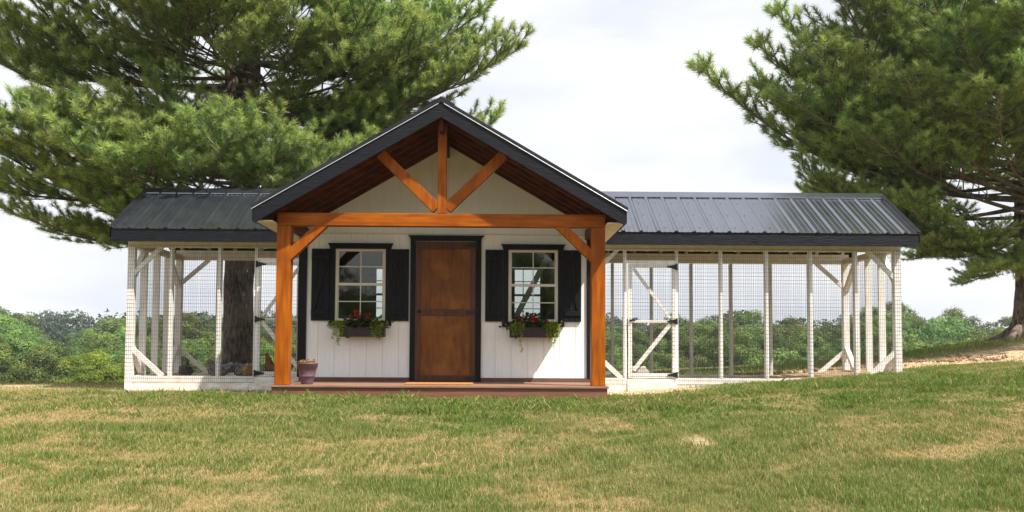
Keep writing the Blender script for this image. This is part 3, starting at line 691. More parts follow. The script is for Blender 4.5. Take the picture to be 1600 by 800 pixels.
lrun = thing('chicken_run', 'shorter white-framed wire chicken run on the left side of the coop, around the pine trunk', 'chicken run', (-3.6, 12.27, 0))
rrun = thing('chicken_run', 'longer white-framed wire chicken run on the right, its gate beside the porch post', 'chicken run', (3.3, 12.27, 0))
make_run(lrun, RX0, HX-HW-0.022, -1, [-4.275, -3.648, -3.168], [-4.21, -3.6, -3.0], (-3.128, -2.50), True, [12.72, 13.18, 13.63], -0.06)
make_run(rrun, HX+HW+0.022, RX1, 1, [1.667, 2.352, 2.935, 3.54, 4.125, 4.725], [1.73, 2.32, 2.925, 3.53, 4.13, 4.72], (1.712, 2.350), False, [12.78, 13.24, 13.70], 0.0)
make_gate(lrun, -3.127, -2.505, True); make_gate(rrun, 1.725, 2.349, False)
# extra braces beside the coop wall
MB().beam((1.24, FY0+0.03, 1.52), (1.60, FY0+0.03, 1.885), 0.05, 0.036).build('corner_brace', 'frame_white', rrun)
MB().beam((1.24, FY0+0.03, 0.56), (1.64, FY0+0.03, 0.185), 0.06, 0.036).build('corner_brace', 'frame_white', rrun)
MB().box(1.232, 1.30, BY0, BY1, 0.19, 1.87).build('stud', 'frame_grey', rrun)

# ---------------------------------------------------------------- bits on and around the coop
def shape_leaf(c, d, up, L, w):
    """folded four-point leaf -> two triangles"""
    c = np.array(c); d = np.array(d)/np.linalg.norm(d); s = np.cross(d, up); s = s/(np.linalg.norm(s)+1e-9); u = np.cross(s, d)
    return [c, c+d*L*0.5+s*w*0.5+u*w*0.15, c+d*L, c+d*L*0.5-s*w*0.5+u*w*0.15]
def leaf_obj(name, leaves, tones, mat, parent, kind='stuff'):
    off = np.array(root_of(parent).location)
    V = np.array(leaves).reshape(-1, 3)-off; n = len(leaves); Fq = np.arange(4*n).reshape(n, 4)
    me = np_mesh(name, V, Fq, mat, np.repeat(tones, 4)); o = link(name, me, parent)
    if kind: o['kind'] = kind
    return o
def flower(c, r, parent, mat):
    b = MB(); c = Vector(c)
    for k in range(9):
        t = k*2.4; e = 0.9*random.random()-0.15; d = Vector((math.cos(t)*math.cos(e), -0.45-abs(math.sin(e))*0.4, math.sin(t)*math.cos(e))).normalized()
        s = d.cross(Vector((0.2, 0.3, 1))).normalized()
        b.add([c, c+d*r*0.6+s*r*0.42, c+d*r, c+d*r*0.6-s*r*0.42], [(0, 1, 2, 3)])
    return b.build('flower', mat, parent)
def window_box(x0, x1, zt, zb, label_side):
    y1 = D2-0.042; y0 = y1-0.15
    bx = MB(); s = 0.012
    bx.box(x0, x1, y0, y0+s, zb, zt); bx.box(x0, x1, y1-s, y1, zb, zt); bx.box(x0, x0+s, y0+s, y1-s, zb, zt); bx.box(x1-s, x1, y0+s, y1-s, zb, zt); bx.box(x0+s, x1-s, y0+s, y1-s, zb, zb+s)
    b = bx.build('window_box', 'box', house, bevel=0.003)
    MB().box(x0-0.006, x1+0.006, y0-0.006, y0-0.0005, zt-0.018, zt+0.004).build('rim', 'box', b)
    MB().box(x0+s, x1-s, y0+s, y1-s, zt-0.05, zt-0.02).build('soil', 'soil', b)
    for xx in (x0+0.08, x1-0.08): MB().box(xx-0.012, xx+0.012, y0+0.02, D2-0.003, zb-0.014, zb-0.002).build('bracket', 'hardware', b)
    return y0, y1
def begonia(cx, y0, y1, z, label, spots):
    t = thing('begonia_plant', label, 'plant', (cx, (y0+y1)/2, z))
    L = []; T = []
    for k in range(330):
        x = cx+rng.normal(0, 0.135); yy = rng.uniform(y0-0.03, y1-0.01); h = max(0.0, 0.10*(1-((x-cx)/0.26)**2)) + 0.04
        zz = z+rng.uniform(-0.03, h)
        d = rng.normal(0, 1, 3); d[1] -= 0.5; L.append(shape_leaf((x, yy, zz), d, (0, 0.2, 1), rng.uniform(0.035, 0.065), rng.uniform(0.03, 0.055))); T.append(rng.random())
    st = MB()
    for k in range(14):
        x = cx+rng.normal(0, 0.08); st.tube([(x, (y0+y1)/2, z-0.03), (x+rng.normal(0, 0.03), (y0+y1)/2-0.03, z+0.1+rng.random()*0.05)], 0.003, 4)
    st.build('stem', 'twig', t); leaf_obj('leaves', L, T, 'dark_leaf', t)
    for (fx, fz, fr) in spots: flower((cx+fx, y0-0.035+0.02*random.random(), z+fz), fr, t, 'red')
    return t
def creeper(cx, y0, z, label, spread, strands):
    t = thing('creeping_plant', label, 'plant', (cx, y0, z))
    L = []; T = []; st = MB()
    for k in range(150):
        p = (cx+rng.normal(0, spread), y0+rng.uniform(-0.03, 0.08), z+rng.uniform(-0.03, 0.05)); L.append(shape_leaf(p, rng.normal(0, 1, 3)+np.array((0, -0.6, 0)), (0, 0, 1), 0.026, 0.024)); T.append(rng.random())
    for (sx, ln) in strands:
        pts = []; x = cx+sx; yy = y0-0.02
        for i in range(int(ln/0.02)+2):
            f = i*0.02; pts.append((x+0.008*math.sin(i*0.8+sx*40)+0.02*f, yy-0.012*math.sin(min(f*12, 1.6)), z+0.02-f))
        st.tube(pts, 0.0018, 4)
        for i, p in enumerate(pts):
            for s in (-1, 1, 0):
                L.append(shape_leaf(p, (s*1.0+rng.normal(0, 0.3), -0.5, rng.normal(-0.2, 0.4)), (0, -0.4, 1), rng.uniform(0.02, 0.032), rng.uniform(0.018, 0.026))); T.append(rng.random())
    st.build('stem', 'twig', t); leaf_obj('leaves', L, T, 'lime', t)
    return t
y0, y1 = window_box(-1.92, -1.375, 0.815, 0.700, 'left')
begonia(-1.66, y0, y1, 0.84, 'dark begonia with red flowers in the window box left of the door', [(-0.06, 0.15, 0.045), (0.09, 0.12, 0.04), (-0.12, 0.09, 0.03), (-0.02, 0.1, 0.03), (0.16, 0.06, 0.02)])
creeper(-1.95, y0, 0.84, 'lime creeper hanging over the left end of the box left of the door', 0.055, [(-0.07, 0.05), (-0.045, 0.16), (-0.02, 0.12), (0.0, 0.22), (0.025, 0.24), (0.05, 0.13), (0.075, 0.08), (-0.09, 0.03)])
creeper(-1.47, y0, 0.84, 'lime creeper hanging over the right end of the box left of the door', 0.05, [(-0.055, 0.13), (-0.03, 0.12), (0.0, 0.14), (0.035, 0.19), (0.055, 0.1), (0.14, 0.03)])
y0, y1 = window_box(0.16, 0.757, 0.825, 0.702, 'right')
begonia(0.42, y0, y1, 0.845, 'dark begonia with a large red bloom in the window box right of the door', [(0.03, 0.075, 0.05), (-0.12, 0.05, 0.035), (-0.14, 0.10, 0.025), (0.2, 0.05, 0.025), (-0.1, 0.17, 0.02)])
creeper(0.245, y0, 0.845, 'lime creeper with one long strand, in the box right of the door', 0.06, [(-0.05, 0.12), (-0.02, 0.10), (0.0, 0.12), (0.03, 0.08), (0.05, 0.33), (0.08, 0.05)])
creeper(0.675, y0, 0.845, 'lime creeper at the right end of the box right of the door', 0.055, [(-0.06, 0.12), (-0.035, 0.2), (-0.01, 0.22), (0.02, 0.26), (0.04, 0.2), (0.065, 0.12), (0.085, 0.08)])
# flower pot
pc = (-2.125, 10.60, DK+0.002)
pot = thing('flower_pot', 'purple-brown plastic flower pot standing beside the left porch post', 'pot', pc)
MB().lathe(pc, [(0.062, 0), (0.066, 0.004), (0.070, 0.02), (0.085, 0.085), (0.089, 0.088), (0.089, 0.094), (0.088, 0.096), (0.100, 0.165), (0.104, 0.168), (0.106, 0.182), (0.112, 0.184), (0.118, 0.228), (0.121, 0.231), (0.121, 0.237), (0.112, 0.237), (0.108, 0.215)], 36).build('pot_body', 'pot', pot, True)
MB().lathe((pc[0], pc[1], pc[2]+0.2), [(0.10, 0.0), (0.104, 0.018), (0.001, 0.022)], 24).build('soil', 'soil', pot)
pp = thing('potted_plant', 'small pale plant with pink flowers growing in the purple-brown pot', 'plant', (pc[0], pc[1], pc[2]+0.22))
L = []; T = []
for k in range(120):
    a = rng.uniform(0, 6.28); r = 0.09*math.sqrt(rng.random()); L.append(shape_leaf((pc[0]+r*math.cos(a), pc[1]+r*math.sin(a), pc[2]+0.222+rng.uniform(0, 0.035)), (math.cos(a), math.sin(a), rng.uniform(0.2, 1.5)), (0.3, 0, 1), 0.03, 0.016)); T.append(rng.random())
leaf_obj('leaves', L, T, 'pale_leaf', pp)
for q in ((-0.04, 0.045), (0.085, 0.05), (0.07, 0.03), (0.02, 0.05)): flower((pc[0]+q[0], pc[1]-0.06, pc[2]+0.222+q[1]), 0.017, pp, 'pink')
# door mat
mt = MB(); mt.box(-1.04, -0.27, 10.58, 10.98, DK+0.003, DK+0.017)
mt = mt.build('doormat', 'mat', None, bevel=0.003); tag(mt, 'flat orange-tan coir doormat on the deck in front of the door', 'doormat')
# waterer behind the right gate
wt = thing('feed_bin', 'pale angular bin with a black handle standing behind the right gate', 'bin', (1.89, 12.46, 0.165))
MB().prism([(1.775, 0.165), (2.00, 0.165), (2.02, 0.26), (1.96, 0.345), (1.775, 0.345)], 12.37, 12.56).build('bin_body', 'plastic', wt, bevel=0.008)
MB().box(1.79, 1.92, 12.39, 12.54, 0.346, 0.385).build('lid', 'hardware', wt, bevel=0.006)
MB().tube([(1.80, 12.46, 0.38), (1.80, 12.46, 0.445), (1.82, 12.46, 0.462), (1.885, 12.46, 0.462), (1.91, 12.46, 0.445), (1.915, 12.46, 0.38)], 0.010, 8).build('handle', 'hardware', wt, True)
# ---- hens: one lofted body each, lying or sitting on the run floor
def hen(loc, yaw, mat, label, s=1.0, headup=1.0, hmat=None):
    t = thing('hen', label, 'hen', loc)
    ca, sa = math.cos(yaw), math.sin(yaw)
    # centre line from tail tip to crown: (forward, up, half width, half height)
    st = [(-0.235, 0.215, 0.006, 0.006), (-0.215, 0.20, 0.014, 0.035), (-0.17, 0.165, 0.035, 0.052), (-0.12, 0.125, 0.068, 0.072), (-0.05, 0.098, 0.092, 0.092), (0.02, 0.098, 0.094, 0.096), (0.075, 0.118, 0.078, 0.088),
          (0.108, 0.155, 0.052, 0.066), (0.122, 0.20*headup+0.0, 0.034, 0.046), (0.130, 0.238*headup, 0.026, 0.030), (0.142, 0.262*headup, 0.024, 0.027), (0.163, 0.268*headup, 0.017, 0.018), (0.176, 0.266*headup, 0.005, 0.006)]
    P = [Vector((a, 0, b)) for a, b, _, _ in st]; n = 12; V = []; Fq = []
    for i, (a, b, hw, hh) in enumerate(st):
        d = (P[min(i+1, len(P)-1)]-P[max(i-1, 0)]).normalized(); up = Vector((-d.z, 0, d.x))
        for k in range(n):
            q = 2*math.pi*k/n; c = P[i] + up*hh*math.sin(q) + Vector((0, hw*math.cos(q), 0))
            c.z = max(c.z, 0.004)
            V.append(c)
    for i in range(len(st)-1):
        for k in range(n): Fq.append((i*n+k, i*n+(k+1) % n, (i+1)*n+(k+1) % n, (i+1)*n+k))
    Fq.append(tuple(reversed(range(n)))); Fq.append(tuple(range((len(st)-1)*n, len(st)*n)))
    def tf(v): v = Vector(v)*s; return (loc[0]+v.x*ca-v.y*sa, loc[1]+v.x*sa+v.y*ca, loc[2]+v.z)
    MB().add([tf(v) for v in V], Fq).build('body', mat, t, True)
    for sd_ in (-1, 1):
        w = []
        for fx, fz, fy in ((0.07, 0.12, 0.086), (0.03, 0.165, 0.078), (-0.06, 0.16, 0.08), (-0.15, 0.155, 0.045), (-0.10, 0.10, 0.078), (0.0, 0.07, 0.098)): w.append((fx, sd_*(fy+0.006), fz))
        inn = [(a, b*0.86, c) for a, b, c in w]
        nn = len(w); MB().add([tf(q) for q in w+inn], [tuple(range(nn)), tuple(reversed(range(nn, 2*nn)))] + [(i, i+nn, (i+1) % nn+nn, (i+1) % nn) for i in range(nn)]).build('wing', mat, t, True)
    hz = 0.268*headup
    cb = MB(); cp = [(0.172, hz+0.012), (0.168, hz+0.034), (0.160, hz+0.026), (0.152, hz+0.042), (0.144, hz+0.03), (0.134, hz+0.038), (0.128, hz+0.02), (0.134, hz+0.010)]
    v = [tf((a, y, b)) for y in (-0.003, 0.003) for a, b in cp]; nn = len(cp)
    cb.add(v, [tuple(range(nn)), tuple(reversed(range(nn, 2*nn)))] + [(i, i+nn, (i+1) % nn+nn, (i+1) % nn) for i in range(nn)]).build('comb', 'comb', t)
    MB().add([tf(q) for q in ((0.168, -0.007, hz+0.004), (0.168, 0.007, hz+0.004), (0.168, 0, hz-0.010), (0.195, 0, hz-0.006))], [(0, 1, 3), (1, 2, 3), (2, 0, 3), (0, 2, 1)]).build('beak', 'beak', t)
    MB().add([tf(q) for q in ((0.168, -0.004, hz-0.010), (0.168, 0.004, hz-0.010), (0.172, 0, hz-0.034), (0.160, 0, hz-0.024))], [(0, 1, 2), (1, 3, 2), (3, 0, 2), (0, 3, 1)]).build('wattle', 'comb', t)
    return t
hz0 = 0.15
hen((-4.22, 12.85, hz0), R(100), 'hen_black', 'small dark hen sitting left of the others by the run corner', 0.95, 0.8)
hen((-3.80, 12.88, hz0), R(170), 'hen_grey', 'grey speckled hen sitting left of the pine trunk', 0.98, 0.78)
hen((-3.47, 12.95, hz0), R(178), 'hen_grey', 'grey-brown hen lying in front of the pine trunk', 1.0, 0.62)
hen((-3.33, 12.75, hz0), R(95), 'hen_gold', 'golden-buff hen with dark head in front of the pine trunk', 0.95, 0.75)
hen((-2.97, 12.80, hz0), R(165), 'hen_brown', 'red-brown hen with raised neck behind the left gate', 1.1, 1.05)

# ---------------------------------------------------------------- pines
def tufts(P, D, nn, L, w, spread=1.0):
    """needle fascicles: for each point P (n,3) pointing along D, nn thin triangles"""
    n = len(P); rd = rng.normal(0, 1, (n, nn, 3)); rd /= np.linalg.norm(rd, axis=2, keepdims=True)
    d = D[:, None, :]*1.0 + rd*spread; d /= np.linalg.norm(d, axis=2, keepdims=True)
    ln = L*rng.uniform(0.75, 1.15, (n, nn, 1)); side = np.cross(d, rng.normal(0, 1, (n, nn, 3))); side /= np.linalg.norm(side, axis=2, keepdims=True)
    base = P[:, None, :] + D[:, None, :]*rng.uniform(-0.05, 0.05, (n, nn, 1))
    tip = base+d*ln; tip[..., 2] -= 0.012
    V = np.stack([base-side*w/2, base+side*w/2, tip], 2).reshape(-1, 3)
    return V
def make_bough(name, L, sag, seed, dens=1.0, wid=1.0):
    """unit bough along +X, length L: limb, side branches, twigs and needle tufts"""
    r_ = np.random.default_rng(seed); wood = MB(); TP_, TD_, TT_ = [], [], []
    def axis_pt(t): return np.array([L*t, 0.18*math.sin(t*4+seed), sag*L*(-math.sin(math.pi*min(t, 1))*1.0 + 0.25*t*t) + 0.0])
    pts = [axis_pt(t) for t in np.linspace(0, 1, 12)]
    wood.tube([tuple(p) for p in pts], list(np.linspace(0.055, 0.006, 12)*L/5), 6)
    t = 0.27; side = 1
    while t < 0.99:
        p0 = axis_pt(t); tg = axis_pt(min(t+0.03, 1))-axis_pt(t-0.03); tg /= np.linalg.norm(tg)
        ln = (1.55*(1-t)**0.75*(0.35+0.65*min(1, t/0.45))+0.28)*wid*r_.uniform(0.7, 1.15)
        ang = R(r_.uniform(38, 62)); el = r_.uniform(-0.15, 0.5)
        sdv = np.array([-tg[1], tg[0], 0])*side
        d = tg*math.cos(ang)+sdv*math.sin(ang)*math.cos(el)+np.array([0, 0, math.sin(el)]); d /= np.linalg.norm(d)
        m_ = 6; bp = [p0+d*ln*q+np.array([0, 0, 0.16*ln*q*q]) + tg*0.18*ln*q*q for q in np.linspace(0, 1, m_)]
        wood.tube([tuple(p) for p in bp], list(np.linspace(0.014, 0.004, m_)), 4, False)
        q = 0.18 if t > 0.45 else 0.45; s2 = 1
        while q <= 1.0:
            i = min(int(q*(m_-1)), m_-2); fr = q*(m_-1)-i; c = bp[i]*(1-fr)+bp[i+1]*fr; dd = bp[i+1]-bp[i]; dd /= np.linalg.norm(dd)
            tl = r_.uniform(0.16, 0.42)*(1.1-0.5*q)*(1 if ln > 0.6 else 0.7); sv2 = np.cross(dd, [0, 0, 1])*s2
            td = dd*0.75+sv2*r_.uniform(0.4, 0.9)+np.array([0, 0, r_.uniform(0.0, 0.55)]); td /= np.linalg.norm(td)
            e = c+td*tl; wood.tube([tuple(c), tuple(e)], [0.005, 0.003], 3, False)
            k = max(1, int(tl/0.07*dens))
            for u in np.linspace(0.35, 1.0, k+1):
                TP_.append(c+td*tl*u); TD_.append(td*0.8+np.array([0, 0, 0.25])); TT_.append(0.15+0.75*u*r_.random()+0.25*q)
            q += 0.13/max(ln, 0.35); s2 = -s2
        e = bp[-1]; TP_.append(e); TD_.append((bp[-1]-bp[-2])/np.linalg.norm(bp[-1]-bp[-2])); TT_.append(0.9)
        TP_.append(bp[-2]); TD_.append(TD_[-1]); TT_.append(0.7)
        t += 0.021*r_.uniform(0.7, 1.3)*(5/L); side = -side
    for t in np.linspace(0.82, 1, 8):
        TP_.append(axis_pt(t)); tg = axis_pt(1)-axis_pt(0.94); TD_.append(tg/np.linalg.norm(tg)); TT_.append(0.8)
    P = np.array(TP_); Dv = np.array(TD_); Dv /= np.linalg.norm(Dv, axis=1, keepdims=True)
    nn = 36
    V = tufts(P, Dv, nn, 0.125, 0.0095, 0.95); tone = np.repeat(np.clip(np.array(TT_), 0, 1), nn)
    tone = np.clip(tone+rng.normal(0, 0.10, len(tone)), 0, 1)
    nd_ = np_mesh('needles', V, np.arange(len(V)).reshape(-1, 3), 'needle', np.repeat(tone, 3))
    wm = bpy.data.meshes.new('bough'); wm.from_pydata(wood.v, [], wood.f); wm.materials.append(M['twig'])
    print('bough', name, len(P), 'tufts', len(V)//3, 'needles')
    return wm, nd_
BOUGHS = [make_bough('a', 5.0, 0.10, 1), make_bough('b', 5.0, 0.04, 2, wid=1.1), make_bough('c', 5.0, 0.16, 3), make_bough('d', 3.2, 0.05, 4, wid=1.15), make_bough('e', 3.2, 0.12, 5), make_bough('f', 5.0, 0.06, 6, dens=0.55, wid=1.0), make_bough('g', 5.0, 0.12, 7, dens=1.0, wid=0.55)]
BL = [5.0, 5.0, 5.0, 3.2, 3.2, 5.0, 5.0]
def put_bough(tree, p0, p1, var=None, roll=0.0, wide=1.0):
    """bough object from p0 (on the trunk) to p1 (its tip)"""
    p0 = Vector(p0); p1 = Vector(p1); d = p1-p0; ln = d.length
    if var is None: var = random.choice([0, 1, 2]) if ln > 3.4 else random.choice([3, 4])
    wm, nm = BOUGHS[var]; s = ln/BL[var]
    X = d.normalized(); Y = Vector((0, 0, 1)).cross(X); Y = Y.normalized() if Y.length > 0.05 else Vector((0, 1, 0)); Z = X.cross(Y)
    rot = Matrix((X, Y, Z)).transposed().to_4x4() @ Matrix.Rotation(roll, 4, 'X')
    k = max(s, 0.72)
    mt_ = Matrix.Translation(p0-tree.location) @ rot @ Matrix.Diagonal((s, k*wide*(0.5+0.5*s/k), k*0.95, 1))
    b = bpy.data.objects.new('bough', wm); C.objects.link(b); b.parent = tree; b.matrix_local = mt_
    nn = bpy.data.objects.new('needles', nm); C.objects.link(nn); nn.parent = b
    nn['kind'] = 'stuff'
    return b
def trunk_mesh(pts, rad, n=18, seed=0):
    mb = MB(); P = [Vector(p) for p in pts]
    # resample
    q = []; rr = []
    for i in range(len(P)-1):
        m_ = max(2, int((P[i+1]-P[i]).length/0.12))
        for k in range(m_): f = k/m_; q.append(P[i].lerp(P[i+1], f)); rr.append(rad[i]*(1-f)+rad[i+1]*f)
    q.append(P[-1]); rr.append(rad[-1]); v = []; fc = []
    for i, (p, r) in enumerate(zip(q, rr)):
        for k in range(n):
            t = 2*math.pi*k/n; rad_ = r*(1+0.10*(float(vnoise(k*1.7, i*0.55, 1.0, seed))-0.5)+0.05*math.sin(3*t+i*0.05))
            v.append((p.x+rad_*math.cos(t), p.y+rad_*math.sin(t), p.z))
    for i in range(len(q)-1):
        for k in range(n): fc.append((i*n+k, i*n+(k+1) % n, (i+1)*n+(k+1) % n, (i+1)*n+k))
    fc.append(tuple(range((len(q)-1)*n, len(q)*n)))
    return mb.add(v, fc)
# left pine: stands just behind the left run
lp = thing('pine_tree', 'large pine rising behind the left run, its trunk seen through the wire', 'tree', (-4.18, 15.2, float(ground(-4.18, 15.2))))
def lt_axis(z): return (-4.18+0.03*z, 15.2)
gz = lp.location.z
trunk_mesh([(-4.18, 15.2, gz-0.1), (-4.18, 15.2, gz+0.12), (-4.17, 15.2, 0.6), (-4.19, 15.2, 1.5), (-4.15, 15.2, 2.6), (-4.12, 15.22, 4.0), (-4.05, 15.25, 6.5), (-4.0, 15.25, 9.5), (-4.0, 15.3, 12.5)],
           [0.31, 0.262, 0.238, 0.232, 0.245, 0.20, 0.15, 0.10, 0.03], seed=3).build('trunk', 'bark', lp, True)
trunk_mesh([(-4.12, 15.1, 2.9), (-4.28, 15.0, 3.9), (-4.32, 15.0, 5.2), (-4.35, 15.0, 7.5), (-4.5, 15.0, 10)], [0.14, 0.12, 0.105, 0.08, 0.03], 12, 5).build('trunk', 'bark', lp, True)
hand = [  # start z, tip x, y, z
    (2.9, -7.6, 14.4, 2.55), (3.0, -8.3, 14.0, 3.0), (2.7, -6.8, 15.6, 2.35), (2.75, -6.3, 14.0, 2.75),
    (3.3, -7.3, 13.3, 3.9), (3.2, -8.4, 13.4, 4.1), (3.2, -7.0, 12.9, 3.5), (3.1, -6.2, 12.7, 3.35), (3.0, -5.6, 12.9, 3.1), (3.3, -6.6, 13.4, 3.9),
    (3.1, -4.9, 12.7, 3.3), (3.1, -4.0, 12.6, 3.45), (3.1, -3.2, 12.9, 3.35), (3.0, -2.5, 13.2, 3.2), (3.3, -3.6, 12.9, 3.7),
    (4.4, -8.6, 14.3, 5.35), (4.8, -9.2, 14.6, 5.9), (4.7, -7.6, 13.8, 5.5), (5.0, -7.4, 13.4, 6.0), (5.0, -6.8, 13.4, 5.9), 
    (4.9, -5.6, 12.7, 5.65), (5.0, -4.7, 12.5, 5.75), (5.2, -3.6, 12.6, 5.9), (4.5, -2.9, 12.9, 5.1), (5.3, -5.2, 12.5, 5.9), (5.2, -2.8, 12.8, 5.7),
    (4.3, 0.42, 14.9, 5.30), (4.4, -0.45, 14.7, 5.0), (4.6, 0.0, 15.2, 5.65), (4.9, -0.6, 14.8, 5.9), (3.9, -1.3, 14.6, 4.65), (4.4, -1.2, 13.8, 5.1), (5.2, -0.9, 15.4, 6.3), (4.8, -1.9, 13.3, 5.5), (5.4, -1.6, 14.0, 6.3),
    (3.3, -1.5, 15.0, 3.95), (3.2, -1.9, 14.4, 3.6), (3.1, -1.4, 15.8, 3.6), (3.3, 0.08, 15.8, 4.40), (3.0, -2.0, 13.9, 3.3), (3.0, -2.3, 16.8, 3.2), (2.8, -6.0, 16.8, 2.6), (3.0, -7.2, 17.6, 3.2), (2.9, -2.4, 15.6, 3.0)]
hand += [(3.9, -6.6, 17.0, 4.5), (4.1, -2.0, 17.0, 4.5), (3.8, -5.6, 17.6, 4.3), (3.9, -3.0, 17.9, 4.4), (4.0, -6.0, 16.0, 4.5), (4.1, -2.4, 16.2, 4.5), (4.0, -5.3, 14.0, 4.5), (4.2, -3.0, 14.0, 4.6), (4.3, -4.6, 17.6, 4.7), (4.4, -1.8, 15.4, 4.8)]
for (z0, x, y, z) in hand: put_bough(lp, (*lt_axis(z0), z0), (x, y, z))
ga = 0
for z0 in np.arange(4.2, 12.2, 0.26):
    ga += 2.399; ln = 4.4*(1-(z0-3)/10.5)+0.5
    a = ga+0.4
    if z0 < 5.6 and (math.cos(a) < -0.3 or math.sin(a) < -0.3): continue
    put_bough(lp, (*lt_axis(z0), z0), (lt_axis(z0)[0]+ln*math.cos(a), 15.2+ln*math.sin(a), z0+0.45+0.08*(z0-3)))
for z0 in np.arange(3.5, 8.5, 0.19):     # shorter inner boughs
    ga += 2.399; ln = random.uniform(1.7, 2.9)
    if abs(math.cos(ga)) < 0.55 and math.sin(ga) < 0: continue
    put_bough(lp, (*lt_axis(z0), z0), (lt_axis(z0)[0]+ln*math.cos(ga), 15.2+ln*math.sin(ga), z0+random.uniform(0.1, 0.6)))
# right pine: big tree at the right edge on the rise
RB = (10.28, 18.0)
rp_ = thing('pine_tree', 'huge spreading pine at the right edge on the grassy rise, boughs sweeping left', 'tree', (*RB, float(ground(*RB))))
gz = rp_.location.z
trunk_mesh([(RB[0]-0.02, RB[1], gz-0.15), (RB[0], RB[1], gz+0.1), (RB[0]+0.02, RB[1], gz+0.35), (RB[0]+0.06, RB[1], 1.8), (RB[0]+0.05, RB[1], 3.0), (RB[0]+0.1, RB[1], 6.0), (RB[0]+0.05, RB[1], 10), (RB[0], RB[1], 15)],
           [0.48, 0.36, 0.27, 0.235, 0.23, 0.19, 0.13, 0.03], 20, 9).build('trunk', 'bark', rp_, True)
for (a, l_) in ((2.6, 0.9), (3.6, 0.8), (-1.9, 0.9)):
    p = (RB[0]+l_*math.cos(a), RB[1]+l_*math.sin(a)); MB().tube([(RB[0]+0.15*math.cos(a), RB[1]+0.15*math.sin(a), gz+0.22), (RB[0]+0.45*math.cos(a), RB[1]+0.45*math.sin(a), float(ground(RB[0]+0.45*math.cos(a), RB[1]+0.45*math.sin(a)))+0.05), (*p, float(ground(*p))-0.06)], [0.13, 0.09, 0.04], 8).build('root', 'bark', rp_, True)
hand = [
    (3.5, 3.75, 17.6, 5.95, 6), (4.2, 4.75, 17.0, 6.25, 6), (4.9, 5.15, 17.2, 6.95, 6), (3.9, 5.0, 17.6, 5.6, 6), (4.4, 5.6, 16.8, 6.2, 0), (3.0, 5.7, 17.8, 4.05, 2), (3.6, 5.3, 16.6, 5.1, 1), (3.2, 6.4, 16.0, 4.4, 1), (3.0, 6.9, 17.4, 3.5, 0), (2.9, 7.6, 18.6, 2.75, 5), (2.9, 8.2, 17.6, 2.35, 5),
    (2.9, 9.0, 17.2, 2.0, 5), (3.6, 6.9, 15.2, 5.1, 0), (4.0, 7.6, 14.6, 5.7, 0), (3.5, 8.0, 14.5, 4.7, 1), (3.8, 8.8, 13.9, 5.2, 1), (3.4, 9.6, 14.0, 4.6, 0), (4.4, 7.0, 14.6, 6.6, 0), (4.8, 8.4, 13.9, 6.6, 1), (4.6, 9.6, 13.6, 6.2, 2),
    (5.0, 6.3, 16.0, 7.2, 1), (4.5, 5.9, 18.6, 6.2, 2), (3.9, 6.2, 19.4, 5.2, 2), (3.2, 6.6, 20.0, 3.9, 5), (2.9, 7.4, 20.2, 3.1, 5), (3.2, 10.6, 13.9, 4.2, 1), (2.9, 11.3, 14.6, 3.4, 0), (4.1, 10.4, 13.4, 5.4, 2),
    (3.0, 8.8, 16.6, 1.95, 5), (3.1, 8.9, 17.6, 1.80, 5), (3.1, 9.7, 16.7, 1.85, 5), (3.3, 8.0, 17.8, 2.30, 5), (4.8, 7.8, 14.4, 6.9, 6), (5.0, 8.9, 14.0, 6.6, 6), (3.1, 7.8, 17.0, 2.45, 5), (3.4, 6.0, 17.6, 3.7, 0), (3.4, 10.4, 15.0, 3.0, 0), (3.5, 5.6, 15.9, 5.7, 0), (4.9, 5.5, 16.0, 7.4, 2), (2.9, 7.2, 16.6, 3.2, 3), (4.2, 5.0, 18.2, 5.6, 2)]
for (z0, x, y, z, v) in hand: put_bough(rp_, (RB[0]+0.05, RB[1], z0), (x, y, z), v if not (v == 3) else None)
ga = 0
for z0 in np.arange(3.4, 14.6, 0.28):
    ga += 2.399; ln = 5.6*(1-(z0-3)/13.5)+0.5
    if z0 < 5.0 and (math.sin(ga) < -0.2 or int(z0*7.3) % 2): continue
    if z0 < 6.2 and math.cos(ga) < -0.2: ln = min(ln, 4.3)
    put_bough(rp_, (RB[0]+0.05, RB[1], z0), (RB[0]+ln*math.cos(ga), RB[1]+ln*math.sin(ga), z0+0.55+0.09*(z0-3)))

for z0 in np.arange(3.3, 9, 0.21):
    ga += 2.399; ln = random.uniform(2.0, 3.4)
    if z0 < 4.6 and math.sin(ga) < 0.1: continue
    put_bough(rp_, (RB[0]+0.05, RB[1], z0), (RB[0]+ln*math.cos(ga), RB[1]+ln*math.sin(ga), z0+random.uniform(0.0, 0.6)))

